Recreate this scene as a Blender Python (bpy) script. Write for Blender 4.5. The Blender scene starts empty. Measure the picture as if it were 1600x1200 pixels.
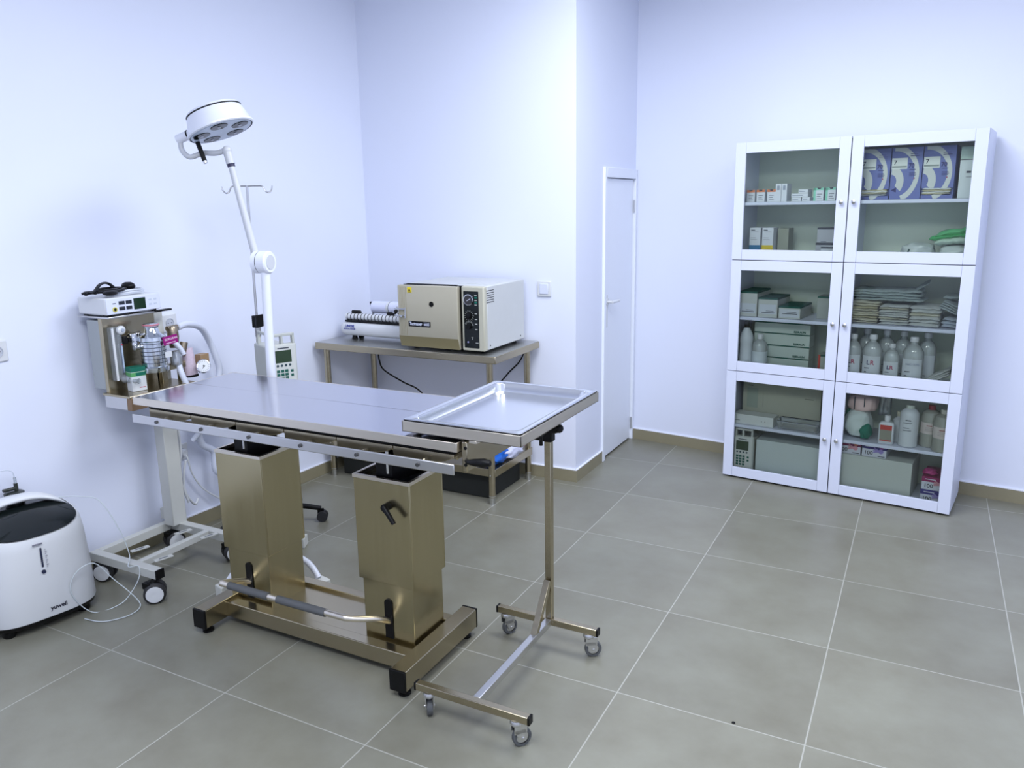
import bpy, bmesh, math, random
from mathutils import Vector, Matrix, Euler, noise
random.seed(7)
PI = math.pi
C = bpy.context.scene.collection
SC = bpy.context.scene

# ------------------------------------------------------------------ camera
cam_d = bpy.data.cameras.new('camera'); cam = bpy.data.objects.new('camera', cam_d); C.objects.link(cam)
cam_d.sensor_width = 36.0; cam_d.lens = 1233.5818 / 1600 * 36
cam_d.shift_x = (800 - 787.8) / 1600; cam_d.shift_y = (586.9 - 600) / 1600
cam_d.clip_start = 0.05
cam.location = (1.40832, -1.6755, 1.61508)
cam.rotation_euler = (1.3596, 0.0180, 0.4882)
SC.camera = cam

# ------------------------------------------------------------------ world, lights, exposure
SC.view_settings.view_transform = 'Standard'; SC.view_settings.look = 'None'
SC.view_settings.gamma = 1.0; SC.view_settings.use_curve_mapping = False
SC.view_settings.exposure = 0.0
w = bpy.data.worlds.new('world'); SC.world = w; w.use_nodes = True
w.node_tree.nodes['Background'].inputs[0].default_value = (0.75, 0.8, 1.0, 1)
w.node_tree.nodes['Background'].inputs[1].default_value = 0.0
CEIL = 3.05
def area_lamp(loc, sx, sy, power, col=(0.92, 0.96, 1.03)):
    l = bpy.data.lights.new('ceiling_panel_lamp', 'AREA'); l.shape = 'RECTANGLE'; l.size = sx; l.size_y = sy
    l.energy = power; l.color = col
    o = bpy.data.objects.new('ceiling_panel_lamp', l); C.objects.link(o); o.location = loc
    return o
area_lamp((0.5, 1.2, CEIL - 0.03), 1.2, 1.2, 64)
area_lamp((0.4, -1.3, CEIL - 0.03), 1.2, 1.2, 66)
area_lamp((2.3, 1.0, CEIL - 0.03), 1.2, 1.2, 22)
area_lamp((2.3, -1.3, CEIL - 0.03), 1.2, 1.2, 40)

# ------------------------------------------------------------------ materials
def lin(h):
    if isinstance(h, str):
        v = [int(h[i:i + 2], 16) / 255 for i in (0, 2, 4)]
        return tuple((c / 12.92 if c <= 0.04045 else ((c + 0.055) / 1.055) ** 2.4) for c in v) + (1,)
    return tuple(h[:3]) + (1,)
_m = {}
def mat(name, col, rough=0.5, metal=0.0, spec=0.5, var=0.03, scale=30.0, bump=0.0, alpha=None, stretch=None, coat=0, rvar=0.0):
    if name in _m: return _m[name]
    m = bpy.data.materials.new(name); m.use_nodes = True
    nt = m.node_tree; b = nt.nodes['Principled BSDF']
    b.inputs['Roughness'].default_value = rough; b.inputs['Metallic'].default_value = metal
    b.inputs['Specular IOR Level'].default_value = spec; b.inputs['Coat Weight'].default_value = coat
    tc = nt.nodes.new('ShaderNodeTexCoord'); nz = nt.nodes.new('ShaderNodeTexNoise')
    nz.inputs['Scale'].default_value = scale; nz.inputs['Detail'].default_value = 3
    if stretch:
        mp = nt.nodes.new('ShaderNodeMapping'); mp.inputs['Scale'].default_value = stretch
        nt.links.new(tc.outputs['Object'], mp.inputs[0]); nt.links.new(mp.outputs[0], nz.inputs['Vector'])
    else:
        nt.links.new(tc.outputs['Object'], nz.inputs['Vector'])
    c = lin(col)
    mx = nt.nodes.new('ShaderNodeMix'); mx.data_type = 'RGBA'
    mx.inputs[6].default_value = tuple(max(0, x * (1 - var)) for x in c[:3]) + (1,)
    mx.inputs[7].default_value = tuple(min(1, x * (1 + var)) for x in c[:3]) + (1,)
    nt.links.new(nz.outputs['Fac'], mx.inputs[0]); nt.links.new(mx.outputs[2], b.inputs['Base Color'])
    if rvar:
        mr = nt.nodes.new('ShaderNodeMapRange'); mr.inputs[3].default_value = rough - rvar; mr.inputs[4].default_value = rough + rvar
        nt.links.new(nz.outputs['Fac'], mr.inputs[0]); nt.links.new(mr.outputs[0], b.inputs['Roughness'])
    if bump:
        bp = nt.nodes.new('ShaderNodeBump'); bp.inputs['Strength'].default_value = bump; bp.inputs['Distance'].default_value = 0.002
        nt.links.new(nz.outputs['Fac'], bp.inputs['Height']); nt.links.new(bp.outputs[0], b.inputs['Normal'])
    if alpha is not None: b.inputs['Alpha'].default_value = alpha
    _m[name] = m
    return m
def glass(name, tint, gloss=0.08, rough=0.02, body=0.0, bodycol=(1, 1, 1, 1)):
    m = bpy.data.materials.new(name); m.use_nodes = True; nt = m.node_tree; nt.nodes.clear()
    out = nt.nodes.new('ShaderNodeOutputMaterial'); tr = nt.nodes.new('ShaderNodeBsdfTransparent'); gl = nt.nodes.new('ShaderNodeBsdfGlossy')
    tr.inputs[0].default_value = lin(tint); gl.inputs['Roughness'].default_value = rough
    fr = nt.nodes.new('ShaderNodeFresnel'); fr.inputs[0].default_value = 1.45
    ad = nt.nodes.new('ShaderNodeMath'); ad.operation = 'MULTIPLY_ADD'; ad.inputs[1].default_value = 1.0; ad.inputs[2].default_value = gloss - 0.04
    nt.links.new(fr.outputs[0], ad.inputs[0])
    mx = nt.nodes.new('ShaderNodeMixShader'); nt.links.new(ad.outputs[0], mx.inputs[0])
    src = tr
    if body:
        df = nt.nodes.new('ShaderNodeBsdfDiffuse'); df.inputs[0].default_value = lin(bodycol)
        m2 = nt.nodes.new('ShaderNodeMixShader'); m2.inputs[0].default_value = body
        nt.links.new(tr.outputs[0], m2.inputs[1]); nt.links.new(df.outputs[0], m2.inputs[2]); src = m2
    nt.links.new(src.outputs[0], mx.inputs[1]); nt.links.new(gl.outputs[0], mx.inputs[2]); nt.links.new(mx.outputs[0], out.inputs[0])
    return m

WALL = mat('wall_paint', (0.77, 0.81, 0.95), 0.55, var=0.012, scale=2.0, bump=0.02)
WHITE = mat('white_lacquer', (0.68, 0.72, 0.87), 0.35, var=0.01)
DOORW = mat('door_paint', (0.82, 0.86, 0.95), 0.4, var=0.01)
CAULK = mat('white_caulk', 'e8eaf4', 0.5)
STEEL = mat('brushed_steel', (0.76, 0.70, 0.60), 0.32, 1.0, var=0.06, scale=6, stretch=(1, 1, 30), rvar=0.04)
STEELT = mat('satin_steel_top', (0.56, 0.56, 0.60), 0.16, 1.0, var=0.02, scale=3, stretch=(1, 8, 1), rvar=0.03)
STEELP = mat('pale_steel', (0.62, 0.62, 0.62), 0.3, 1.0, var=0.05, scale=8)
STEELD = mat('column_steel', (0.44, 0.385, 0.235), 0.24, 1.0, var=0.06, scale=4, stretch=(12, 12, .6), rvar=0.05)
STEELW = mat('warm_steel', (0.45, 0.395, 0.28), 0.25, 1.0, var=0.07, scale=5, stretch=(1, 1, 12), rvar=0.05)
CHROME = mat('chrome', (0.75, 0.76, 0.78), 0.08, 1.0)
BLACK = mat('black_plastic', (0.004, 0.004, 0.0045), 0.42, spec=0.22)
GLOSSB = mat('black_gloss', (0.004, 0.007, 0.007), 0.08, spec=0.3)
RUBBER = mat('dark_rubber', (0.02, 0.02, 0.022), 0.6)
GREYR = mat('grey_rubber', (0.09, 0.095, 0.10), 0.6)
DEVW = mat('device_white', (0.68, 0.70, 0.73), 0.3, var=0.01)
POWD = mat('powder_white', (0.58, 0.59, 0.56), 0.4, var=0.02)
CREAM = mat('cream_enamel', (0.50, 0.49, 0.40), 0.35, var=0.02)
CREAML = mat('light_enamel', (0.55, 0.57, 0.58), 0.35, var=0.02)
LAMPW = mat('lamp_white', (0.72, 0.75, 0.84), 0.3, var=0.01)
LAMPG = mat('lamp_grey', (0.52, 0.54, 0.58), 0.35)
HOSE = mat('white_hose', (0.66, 0.70, 0.82), 0.45)
GREEN = mat('teal_green', (0.0, 0.13, 0.085), 0.5)
GLASSP = glass('pane_glass', (0.975, 1.0, 0.98), 0.03)
CLEAR = glass('clear_plastic', (0.85, 0.9, 0.93), 0.12, 0.05, body=0.25, bodycol=(0.7, 0.75, 0.8, 1))
BOTTLE = glass('translucent_bottle', (0.95, 0.98, 0.98), 0.08, 0.12, body=0.40, bodycol=(0.86, 0.92, 0.93, 1))
JUG = glass('translucent_jug', (0.78, 0.80, 0.72), 0.06, 0.2, body=0.5, bodycol=(0.58, 0.60, 0.54, 1))
def P(h, rough=0.55, name=None, **k):
    return mat(name or 'paint_' + (h if isinstance(h, str) else '_'.join('%g' % x for x in h)), h, rough, **k)

# ------------------------------------------------------------------ mesh builder
def frame_from(d):
    d = Vector(d).normalized()
    a = Vector((0, 0, 1)) if abs(d.z) < 0.9 else Vector((1, 0, 0))
    u = d.cross(a).normalized(); v = d.cross(u).normalized()
    return u, v, d
def smooth_path(pts, sub=6, closed=False):
    pts = [Vector(p) for p in pts]; n = len(pts); out = []
    rng = range(n if closed else n - 1)
    for i in rng:
        g = lambda k: pts[k % n] if closed else pts[max(0, min(n - 1, k))]
        p0, p1, p2, p3 = g(i - 1), g(i), g(i + 1), g(i + 2)
        for s in range(sub):
            t = s / sub
            out.append(0.5 * ((2 * p1) + (p2 - p0) * t + (2 * p0 - 5 * p1 + 4 * p2 - p3) * t * t + (3 * p1 - p0 - 3 * p2 + p3) * t ** 3))
    if not closed: out.append(pts[-1])
    return out
class MB:
    def __init__(s): s.bm = bmesh.new(); s.mi = 0
    def _f(s, vs):
        try:
            f = s.bm.faces.new(vs); f.material_index = s.mi; return f
        except ValueError: return None
    def box(s, x0, x1, y0, y1, z0, z1, M=None):
        vs = [Vector((x, y, z)) for x in (x0, x1) for y in (y0, y1) for z in (z0, z1)]
        if M is not None: vs = [M @ v for v in vs]
        v = [s.bm.verts.new(p) for p in vs]
        for q in ((0, 1, 3, 2), (4, 6, 7, 5), (0, 4, 5, 1), (2, 3, 7, 6), (0, 2, 6, 4), (1, 5, 7, 3)): s._f([v[i] for i in q])
        return s
    def loft(s, rings, cap0=True, cap1=True, closed=True):
        R = [[s.bm.verts.new(p) for p in r] for r in rings]
        n = len(R[0])
        for a, b in zip(R, R[1:]):
            for i in range(n if closed else n - 1):
                s._f([a[i], a[(i + 1) % n], b[(i + 1) % n], b[i]])
        if cap0: s._f(list(reversed(R[0])))
        if cap1: s._f(R[-1])
        return s
    def cyl(s, p, q, r, r2=None, n=20, cap=True):
        p, q = Vector(p), Vector(q); u, v, d = frame_from(q - p); r2 = r if r2 is None else r2
        ring = lambda c, rr: [c + rr * (math.cos(2 * PI * i / n) * u + math.sin(2 * PI * i / n) * v) for i in range(n)]
        return s.loft([ring(p, r), ring(q, r2)], cap, cap)
    def tube(s, pts, r, n=10, sub=0, closed=False, sq=None):
        if sub: pts = smooth_path(pts, sub, closed)
        pts = [Vector(p) for p in pts]; m = len(pts); rings = []
        if isinstance(r, (list, tuple)) and len(r) != m:
            r0 = r; r = [r0[min(len(r0) - 1, int(i / (m - 1) * (len(r0) - 1)))] * (1 - (i / (m - 1) * (len(r0) - 1)) % 1) + r0[min(len(r0) - 1, int(i / (m - 1) * (len(r0) - 1)) + 1)] * ((i / (m - 1) * (len(r0) - 1)) % 1) for i in range(m)]
        t0 = (pts[1] - pts[0]).normalized(); u, v, _ = frame_from(t0)
        for i in range(m):
            if closed: t = (pts[(i + 1) % m] - pts[i - 1]).normalized()
            else: t = (pts[min(i + 1, m - 1)] - pts[max(i - 1, 0)]).normalized()
            u = (u - t * u.dot(t)).normalized(); v = t.cross(u)
            rr = r[i] if isinstance(r, (list, tuple)) else r
            rings.append([pts[i] + rr * (math.cos(2 * PI * k / n) * u + math.sin(2 * PI * k / n) * v) for k in range(n)])
        if closed:
            rings.append(rings[0]); return s.loft(rings, False, False)
        return s.loft(rings)
    def lathe(s, prof, o=(0, 0, 0), axis=(0, 0, 1), n=28, sx=1.0, sy=1.0, cap=True):
        o = Vector(o); d = Vector(axis).normalized()
        if abs(d.z) > 0.99: u, v = Vector((1, 0, 0)), Vector((0, 1, 0)) * (1 if d.z > 0 else -1)
        else: u, v, _ = frame_from(d)
        rings = [[o + d * z + r * (sx * math.cos(2 * PI * i / n) * u + sy * math.sin(2 * PI * i / n) * v) for i in range(n)] for r, z in prof]
        return s.loft(rings, cap, cap)
    def prism(s, poly, h0, h1, M=None):
        f = (lambda p: M @ p) if M is not None else (lambda p: p)
        return s.loft([[f(Vector((x, y, h0))) for x, y in poly], [f(Vector((x, y, h1))) for x, y in poly]])
    def sph(s, c, r, n=16, sc=(1, 1, 1)):
        c = Vector(c); rings = []
        for k in range(1, n // 2):
            a = PI * k / (n // 2)
            rings.append([c + Vector((sc[0] * r * math.sin(a) * math.cos(2 * PI * i / n), sc[1] * r * math.sin(a) * math.sin(2 * PI * i / n), -sc[2] * r * math.cos(a))) for i in range(n)])
        return s.loft(rings)
    def build(s, name, m, parent=None, bevel=0.0, ang=38, seg=2, sub=0, solid=0):
        bm = s.bm
        bmesh.ops.recalc_face_normals(bm, faces=bm.faces[:])
        for f in bm.faces: f.smooth = True
        ca = math.radians(ang)
        for e in bm.edges:
            if len(e.link_faces) == 2:
                if e.calc_face_angle(0) > ca: e.smooth = False
            else: e.smooth = False
        me = bpy.data.meshes.new(name); bm.to_mesh(me); bm.free()
        for x in (m if isinstance(m, (list, tuple)) else [m]): me.materials.append(x)
        o = bpy.data.objects.new(name, me); C.objects.link(o)
        if parent is not None: o.parent = parent
        if solid:
            d = o.modifiers.new('solid', 'SOLIDIFY'); d.thickness = solid
        if bevel:
            d = o.modifiers.new('bevel', 'BEVEL'); d.width = bevel; d.segments = seg; d.limit_method = 'ANGLE'; d.angle_limit = math.radians(35)
            d.harden_normals = False
        if sub:
            d = o.modifiers.new('sub', 'SUBSURF'); d.levels = sub; d.render_levels = sub
        return o
def box(name, m, parent, x0, x1, y0, y1, z0, z1, bevel=0.0, **k):
    return MB().box(x0, x1, y0, y1, z0, z1).build(name, m, parent, bevel, **k)
def rrect(x0, x1, y0, y1, r, n=5):
    out = []
    for cx, cy, a in ((x1 - r, y1 - r, 0), (x0 + r, y1 - r, 90), (x0 + r, y0 + r, 180), (x1 - r, y0 + r, 270)):
        for k in range(n + 1):
            t = math.radians(a + 90 * k / n); out.append((cx + r * math.cos(t), cy + r * math.sin(t)))
    return out
def thing(name, label, cat, loc=(0, 0, 0), rz=0.0, group=None):
    o = bpy.data.objects.new(name, None); C.objects.link(o); o.empty_display_size = 0.05
    o.location = loc; o.rotation_euler = (0, 0, rz); o['label'] = label; o['category'] = cat
    if group: o['group'] = group
    return o
def tag(o, label, cat, group=None):
    o['label'] = label; o['category'] = cat
    if group: o['group'] = group
    return o
def struct(o):
    o['kind'] = 'structure'; return o
def text(body, size, m, parent, org, right=(1, 0, 0), up=(0, 0, 1), name='lettering', align='LEFT', bold=0.0, sx=1.0, depth=0.0003):
    cu = bpy.data.curves.new('t', 'FONT'); cu.body = body; cu.size = size; cu.align_x = align; cu.extrude = depth; cu.offset = bold
    cu.resolution_u = 3
    t = bpy.data.objects.new('t', cu); C.objects.link(t)
    bpy.context.view_layer.update()
    me = bpy.data.meshes.new_from_object(t.evaluated_get(bpy.context.evaluated_depsgraph_get()))
    bpy.data.objects.remove(t); bpy.data.curves.remove(cu)
    r = Vector(right).normalized(); u = Vector(up).normalized(); n = r.cross(u)
    M = Matrix(((r.x * sx, u.x, n.x, org[0]), (r.y * sx, u.y, n.y, org[1]), (r.z * sx, u.z, n.z, org[2]), (0, 0, 0, 1)))
    me.transform(M); me.materials.clear(); me.materials.append(m); me.name = name
    o = bpy.data.objects.new(name, me); C.objects.link(o); o.parent = parent
    return o
def dup(root, loc=None, rz=None, label=None, group=None):
    r = root.copy(); C.objects.link(r)
    if loc is not None: r.location = loc
    if rz is not None: r.rotation_euler = (0, 0, rz)
    if label: r['label'] = label
    if group: r['group'] = group
    for ch in list(root.children):
        c = ch.copy(); C.objects.link(c); c.parent = r
        for g in list(ch.children):
            d = g.copy(); C.objects.link(d); d.parent = c
    return r

# ------------------------------------------------------------------ room shell
XR, YF = 3.4, -3.4                       # unseen side walls of the room
def lwx(y): return -1.795 - (2.465 - y) * 0.045      # left wall face
RS = -0.137                              # the right wall runs slightly askew
def rwy(x): return 3.475 + (x + 0.34) * RS
def floor_mat():
    m = bpy.data.materials.new('floor_tiles'); m.use_nodes = True; nt = m.node_tree; b = nt.nodes['Principled BSDF']
    N, L = nt.nodes.new, nt.links.new
    tc = N('ShaderNodeTexCoord'); sp = N('ShaderNodeSeparateXYZ'); L(tc.outputs['Object'], sp.inputs[0])
    def mth(op, a, b_=None, v=None):
        n = N('ShaderNodeMath'); n.operation = op
        if hasattr(a, 'is_linked'): L(a, n.inputs[0])
        else: n.inputs[0].default_value = a
        if b_ is not None:
            if hasattr(b_, 'is_linked'): L(b_, n.inputs[1])
            else: n.inputs[1].default_value = b_
        return n.outputs[0]
    def edge(o):
        d = mth('DIVIDE', o, 0.6); f = mth('FRACT', mth('ADD', d, 100.5))
        a = mth('ABSOLUTE', mth('SUBTRACT', f, 0.5)); return mth('LESS_THAN', a, 0.0036), mth('FLOOR', mth('ADD', d, 100.0))
    ex, ix = edge(sp.outputs[0]); ey, iy = edge(sp.outputs[1])
    g = mth('MAXIMUM', ex, ey)
    cb = N('ShaderNodeCombineXYZ'); L(ix, cb.inputs[0]); L(iy, cb.inputs[1])
    wn = N('ShaderNodeTexWhiteNoise'); wn.noise_dimensions = '2D'; L(cb.outputs[0], wn.inputs[0])
    ad = N('ShaderNodeVectorMath'); ad.operation = 'MULTIPLY_ADD'; L(cb.outputs[0], ad.inputs[0]); ad.inputs[1].default_value = (3.1, 7.7, 0); L(tc.outputs['Object'], ad.inputs[2])
    nz = N('ShaderNodeTexNoise'); nz.inputs['Scale'].default_value = 3.2; nz.inputs['Detail'].default_value = 7; nz.inputs['Roughness'].default_value = 0.62; L(ad.outputs[0], nz.inputs['Vector'])
    rp = N('ShaderNodeValToRGB'); L(nz.outputs['Fac'], rp.inputs[0])
    rp.color_ramp.elements[0].position = 0.3; rp.color_ramp.elements[0].color = (0.178, 0.170, 0.132, 1)
    rp.color_ramp.elements[1].position = 0.7; rp.color_ramp.elements[1].color = (0.232, 0.232, 0.189, 1)
    hs = N('ShaderNodeHueSaturation'); L(rp.outputs[0], hs.inputs['Color'])
    mr = N('ShaderNodeMapRange'); L(wn.outputs['Value'], mr.inputs[0]); mr.inputs[3].default_value = 0.95; mr.inputs[4].default_value = 1.05; L(mr.outputs[0], hs.inputs['Value'])
    mx = N('ShaderNodeMix'); mx.data_type = 'RGBA'; L(g, mx.inputs[0]); L(hs.outputs[0], mx.inputs[6]); mx.inputs[7].default_value = (0.37, 0.37, 0.33, 1)
    L(mx.outputs[2], b.inputs['Base Color'])
    r2 = N('ShaderNodeMapRange'); L(nz.outputs['Fac'], r2.inputs[0]); r2.inputs[3].default_value = 0.30; r2.inputs[4].default_value = 0.42; L(r2.outputs[0], b.inputs['Roughness'])
    bp = N('ShaderNodeBump'); bp.inputs['Strength'].default_value = 0.25; bp.inputs['Distance'].default_value = 0.001; bp.invert = True
    L(g, bp.inputs['Height']); L(bp.outputs[0], b.inputs['Normal'])
    return m
FLOOR = floor_mat()
struct(MB().box(-2.3, XR + .2, YF - .2, 4.0, -0.1, 0).build('floor', FLOOR))
struct(MB().box(-2.3, XR + .2, YF - .2, 4.0, CEIL, CEIL + .1).build('ceiling', mat('ceiling_paint', (0.78, 0.8, 0.88), 0.7)))
def slab(name, pts, z0, z1, m): return struct(MB().prism(pts, z0, z1).build(name, m))
slab('wall_left', [(lwx(YF), YF), (lwx(2.465), 2.465), (-2.2, 2.465), (-2.2, YF)], 0, CEIL, WALL)
# the boxed-out part of the room: its front carries the light switch, its side the door
slab('wall_back', [(-2.2, 2.465), (-0.34, 2.465), (-0.34, 2.885), (-2.2, 2.885)], 0, CEIL, WALL)
slab('wall_recess', [(-2.2, 2.885), (-0.40, 2.885), (-0.40, 3.8), (-2.2, 3.8)], 0, CEIL, WALL)
o = MB(); o.box(-0.40, -0.34, 2.885, 3.52, 1.835, CEIL)
struct(o.build('wall_above_door', WALL))
slab('wall_right', [(-0.4, rwy(-0.4)), (XR, rwy(XR)), (XR, 4.0), (-0.4, 4.0)], 0, CEIL, WALL)
slab('wall_side', [(XR, YF), (XR + .1, YF), (XR + .1, 3.2), (XR, 3.2)], 0, CEIL, WALL)
slab('wall_front', [(-2.2, YF), (XR, YF), (XR, YF - .1), (-2.2, YF - .1)], 0, CEIL, WALL)
BBM = mat('baseboard_tile', (0.26, 0.235, 0.155), 0.4, var=0.1, scale=7)
def baseboard(name, p, q, nrm):
    p, q, n = Vector(p).to_3d(), Vector(q).to_3d(), Vector(nrm).to_3d().normalized()
    a = MB(); t = 0.010; e = n * -0.002
    def pr(m_, z0, z1, tt):
        P0 = [p + e, q + e, q + n * tt, p + n * tt]; m_.prism([(v.x, v.y) for v in P0], z0, z1)
    pr(a, 0, 0.072, t); b = struct(a.build(name, BBM))
    c = MB(); pr(c, 0.072, 0.077, t + 0.001); k = c.build('caulk_line', CAULK, b)
    return b
baseboard('baseboard_left', (lwx(YF), YF), (lwx(2.465), 2.465), (1, -0.045))
baseboard('baseboard_back', (-1.79, 2.465), (-0.3402, 2.465), (0, -1))
baseboard('baseboard_recess', (-0.34, 2.4545), (-0.34, 2.875), (1, 0))
baseboard('baseboard_right', (-0.345, rwy(-0.345)), (XR, rwy(XR)), (RS, -1))
# door in the recess (small white service door)
d = thing('door_1', 'narrow plain white door with lever handle in the recess', 'door'); d['kind'] = 'structure'
f = MB(); f.box(-0.40, -0.325, 2.880, 2.915, 0, 1.835); f.box(-0.40, -0.325, 3.442, 3.47, 0, 1.835); f.box(-0.40, -0.325, 2.915, 3.442, 1.775, 1.835)
f.build('door_frame', DOORW, d, 0.003)
lf = box('door_leaf', DOORW, d, -0.385, -0.345, 2.919, 3.438, 0.012, 1.771, 0.002)
h = MB(); h.cyl((-0.345, 2.965, 1.02), (-0.335, 2.965, 1.02), 0.022); h.box(-0.345, -0.341, 2.95, 2.98, 0.86, 1.06)
h.cyl((-0.335, 2.965, 1.02), (-0.305, 2.965, 1.02), 0.009); h.tube([(-0.305, 2.962, 1.02), (-0.302, 2.99, 1.02), (-0.302, 3.075, 1.018)], 0.009, 10)
h.build('door_handle', DEVW, lf)
for z in (1.6, 0.12):
    MB().cyl((-0.335, 3.44, z - .04), (-0.335, 3.44, z + .04), 0.006, n=10).build('hinge', STEELP, d)
# the dark line where the door stands slightly open on its hinge side
# ------------------------------------------------------------------ wall fittings
s = thing('light_switch', 'white square light switch on wall beside the steriliser', 'light switch', (-0.535, 2.465, 1.145))
box('plate', DEVW, s, -.044, .044, -.010, 0, -.044, .044, .004); box('rocker', WHITE, s, -.027, .027, -.015, -.009, -.03, .03, .003)
def socket(y, z, label, name='wall_socket'):
    s = thing(name, label, 'wall socket', (lwx(y), y, z), PI / 2)
    box('plate', DEVW, s, -.043, .043, -.010, 0, -.043, .043, .004)
    MB().lathe([(.0235, 0), (.0235, .0035), (.0205, .0035), (.0205, .0008), (.001, .0008)], (0, -.010, 0), (0, -1, 0)).build('socket_well', P((.50, .53, .60)), s)
    for k in (-.0095, .0095): MB().cyl((k, -.0105, 0), (k, -.0115, 0), .0028, n=8).build('pin_hole', BLACK, s)
    return s
socket(0.135, 1.075, 'white wall socket alone on the wall above the oxygen concentrator')
socket(0.945, 1.085, 'white wall socket behind the anaesthesia machine hose')
s2 = socket(0.93, 0.425, 'white wall socket low on wall with a plug in it')
c = thing('wall_plug', 'round white plug pushed into the low wall socket', 'plug', (lwx(.93) + .010, .93, .425), PI / 2)
MB().lathe([(.017, 0.001), (.020, .006), (.020, .022), (.015, .032)], (0, 0, 0), (0, -1, 0)).build('plug_body', DEVW, c)
MB().tube([(0, -.028, -.005), (0, -.045, -.03), (.03, -.03, -.12), (.09, -.03, -.22), (.19, -.045, -.31), (.28, -.05, -.36), (.33, -.06, -.38), (.5, -.08, -.40)], .0045, 8, 5).build('power_lead', DEVW, c)

# ------------------------------------------------------------------ casters
def swivel_caster(parent, x, y, ztop, r=.032, ang=0.0, wheelm=GREYR, hubm=STEELP):
    c = MB(); ca, sa = math.cos(ang), math.sin(ang)
    ox, oy = x + ca * r * .55, y + sa * r * .55
    ax = Vector((-sa, ca, 0)); ce = Vector((ox, oy, r))
    c.lathe([(.017, 0), (.02, -.006), (.02, -.012), (.013, -.02)], (x, y, ztop))
    for k in (-1, 1):
        a = ce + ax * (k * .013)
        M = Matrix.Translation(a) @ Matrix.Rotation(ang, 4, 'Z')
        c.box(-r * .55 - .012, -r * .1 + .016, -.0015, .0015, r * .6, ztop - r - .012, M)
        c.prism([(-.012, -.008), (.012, -.008), (.020 - r * .4, ztop - r - .03), (-r * .55 - .012, ztop - r - .03)], -.0015, .0015, Matrix.Translation(a) @ Matrix.Rotation(ang, 4, 'Z') @ Matrix.Rotation(PI / 2, 4, 'X'))
    c.cyl(ce - ax * .018, ce + ax * .018, .005, n=10)
    cs = c.build('caster', hubm, parent)
    MB().lathe([(r - .011, -.010), (r - .002, -.0095), (r, -.006), (r, .006), (r - .002, .0095), (r - .011, .010)], ce, ax, cap=False).build('tyre', wheelm, cs)
    MB().lathe([(.006, -.009), (r - .011, -.008), (r - .011, .008), (.006, .009)], ce, ax).build('wheel_hub', hubm, cs)
    return cs
def twin_caster(parent, x, y, ztop, r=.045, ang=0.0):
    ax = Vector((-math.sin(ang), math.cos(ang), 0)); ce = Vector((x + math.cos(ang) * .02, y + math.sin(ang) * .02, r))
    c = MB(); c.cyl((x, y, ztop), (x, y, r + .01), .010); c.cyl(ce - ax * .012, ce + ax * .012, r * .86); c.box(x - .02, x + .02, y - .02, y + .02, r + .018, ztop - .004)
    cs = c.build('caster', BLACK, parent, .002)
    for k in (-1, 1):
        MB().lathe([(r * .8, .010), (r, .013), (r, .030), (r * .85, .036)], ce, ax * k).build('tyre', RUBBER, cs)
        MB().lathe([(.002, .037), (r * .35, .040), (r * .78, .0375), (r * .8, .034)], ce, ax * k).build('wheel_disc', DEVW, cs)
    return cs

# ------------------------------------------------------------------ surgery table
T = thing('surgery_table', 'long stainless steel surgery table on two square lifting columns', 'table', (-.52, .495, 0))
tx, ty = -.52, .495
def B(x0, x1, y0, y1, z0, z1, M=None): return MB().box(x0 - tx, x1 - tx, y0 - ty, y1 - ty, z0, z1, M)
tt = MB()                                 # top: folded sheet with a fine seam along it
tt.box(-1.198 - tx, .227 - tx, .222 - ty, .4825 - ty, .921, .936); tt.box(-1.198 - tx, .227 - tx, .484 - ty, .712 - ty, .921, .936)
tt.box(-1.197 - tx, .226 - tx, .223 - ty, .711 - ty, .919, .9345)
tp = tt.build('tabletop', STEELT, T, .0015)
e = MB()
for a in ((-1.198, .227, .219, .2225), (-1.198, .227, .7115, .715), (-1.2015, -1.1975, .219, .715), (.2265, .2305, .219, .715)):
    e.box(a[0] - tx, a[1] - tx, a[2] - ty, a[3] - ty, .908, .9365)
e.build('edge_band', STEEL, T, .001)
B(-1.14, .20, .27, .69, .866, .890).build('under_frame', STEELW, T, .003)
B(-1.15, .21, .245, .70, .893, .905).build('gap_plate', BLACK, T)
for i in range(6):                        # scalloped drip channel sections under the top
    x0 = -1.14 + i * .225
    pr = [(x0 - tx, .893), (x0 + .222 - tx, .893), (x0 + .222 - tx, .882), (x0 + .19 - tx, .868), (x0 + .15 - tx, .861), (x0 + .02 - tx, .858), (x0 - tx, .862)]
    MB().prism(pr, 0, .03, Matrix.Translation((0, .268 - ty, 0)) @ Matrix.Rotation(PI / 2, 4, 'X')).build('drip_channel', STEELW, T, .002)
for y in (.203, .723): B(-1.195, .227, y, y + .007, .841, .875).build('side_rail', STEELP, T, .003)
for i in range(6):
    x = -1.06 + i * .232
    b = MB(); b.cyl((x - tx, .198 - ty, .858), (x - tx, .212 - ty, .858), .0065, n=8)
    o = b.build('rail_bolt', P((.12, .12, .12), .3, metal=.8), T)
    MB().cyl((x - tx, .209 - ty, .858), (x - tx, .275 - ty, .868), .004, n=8).build('rail_spacer', CHROME, T)
B(-1.155, -1.14, .25, .69, .86, .908).build('end_plate', STEELW, T, .002)
hb = B(.236, .254, .236, .60, .845, .938).build('head_end_box', STEELW, T, .003)
for z in (.920, .868): MB().cyl((.25 - tx, .2355 - ty, z), (.25 - tx, .2335 - ty, z), .0055, n=12).build('bolt', BLACK, hb)
k = MB(); k.cyl((.252 - tx, .238 - ty, .880), (.275 - tx, .215 - ty, .886), .007)
k.tube([(.268 - tx, .218 - ty, .885), (.29 - tx, .214 - ty, .888), (.325 - tx, .214 - ty, .891), (.345 - tx, .214 - ty, .892)], [.007, .011, .014, .008], 12)
k.build('clamp_handle', BLACK, T)
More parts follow.
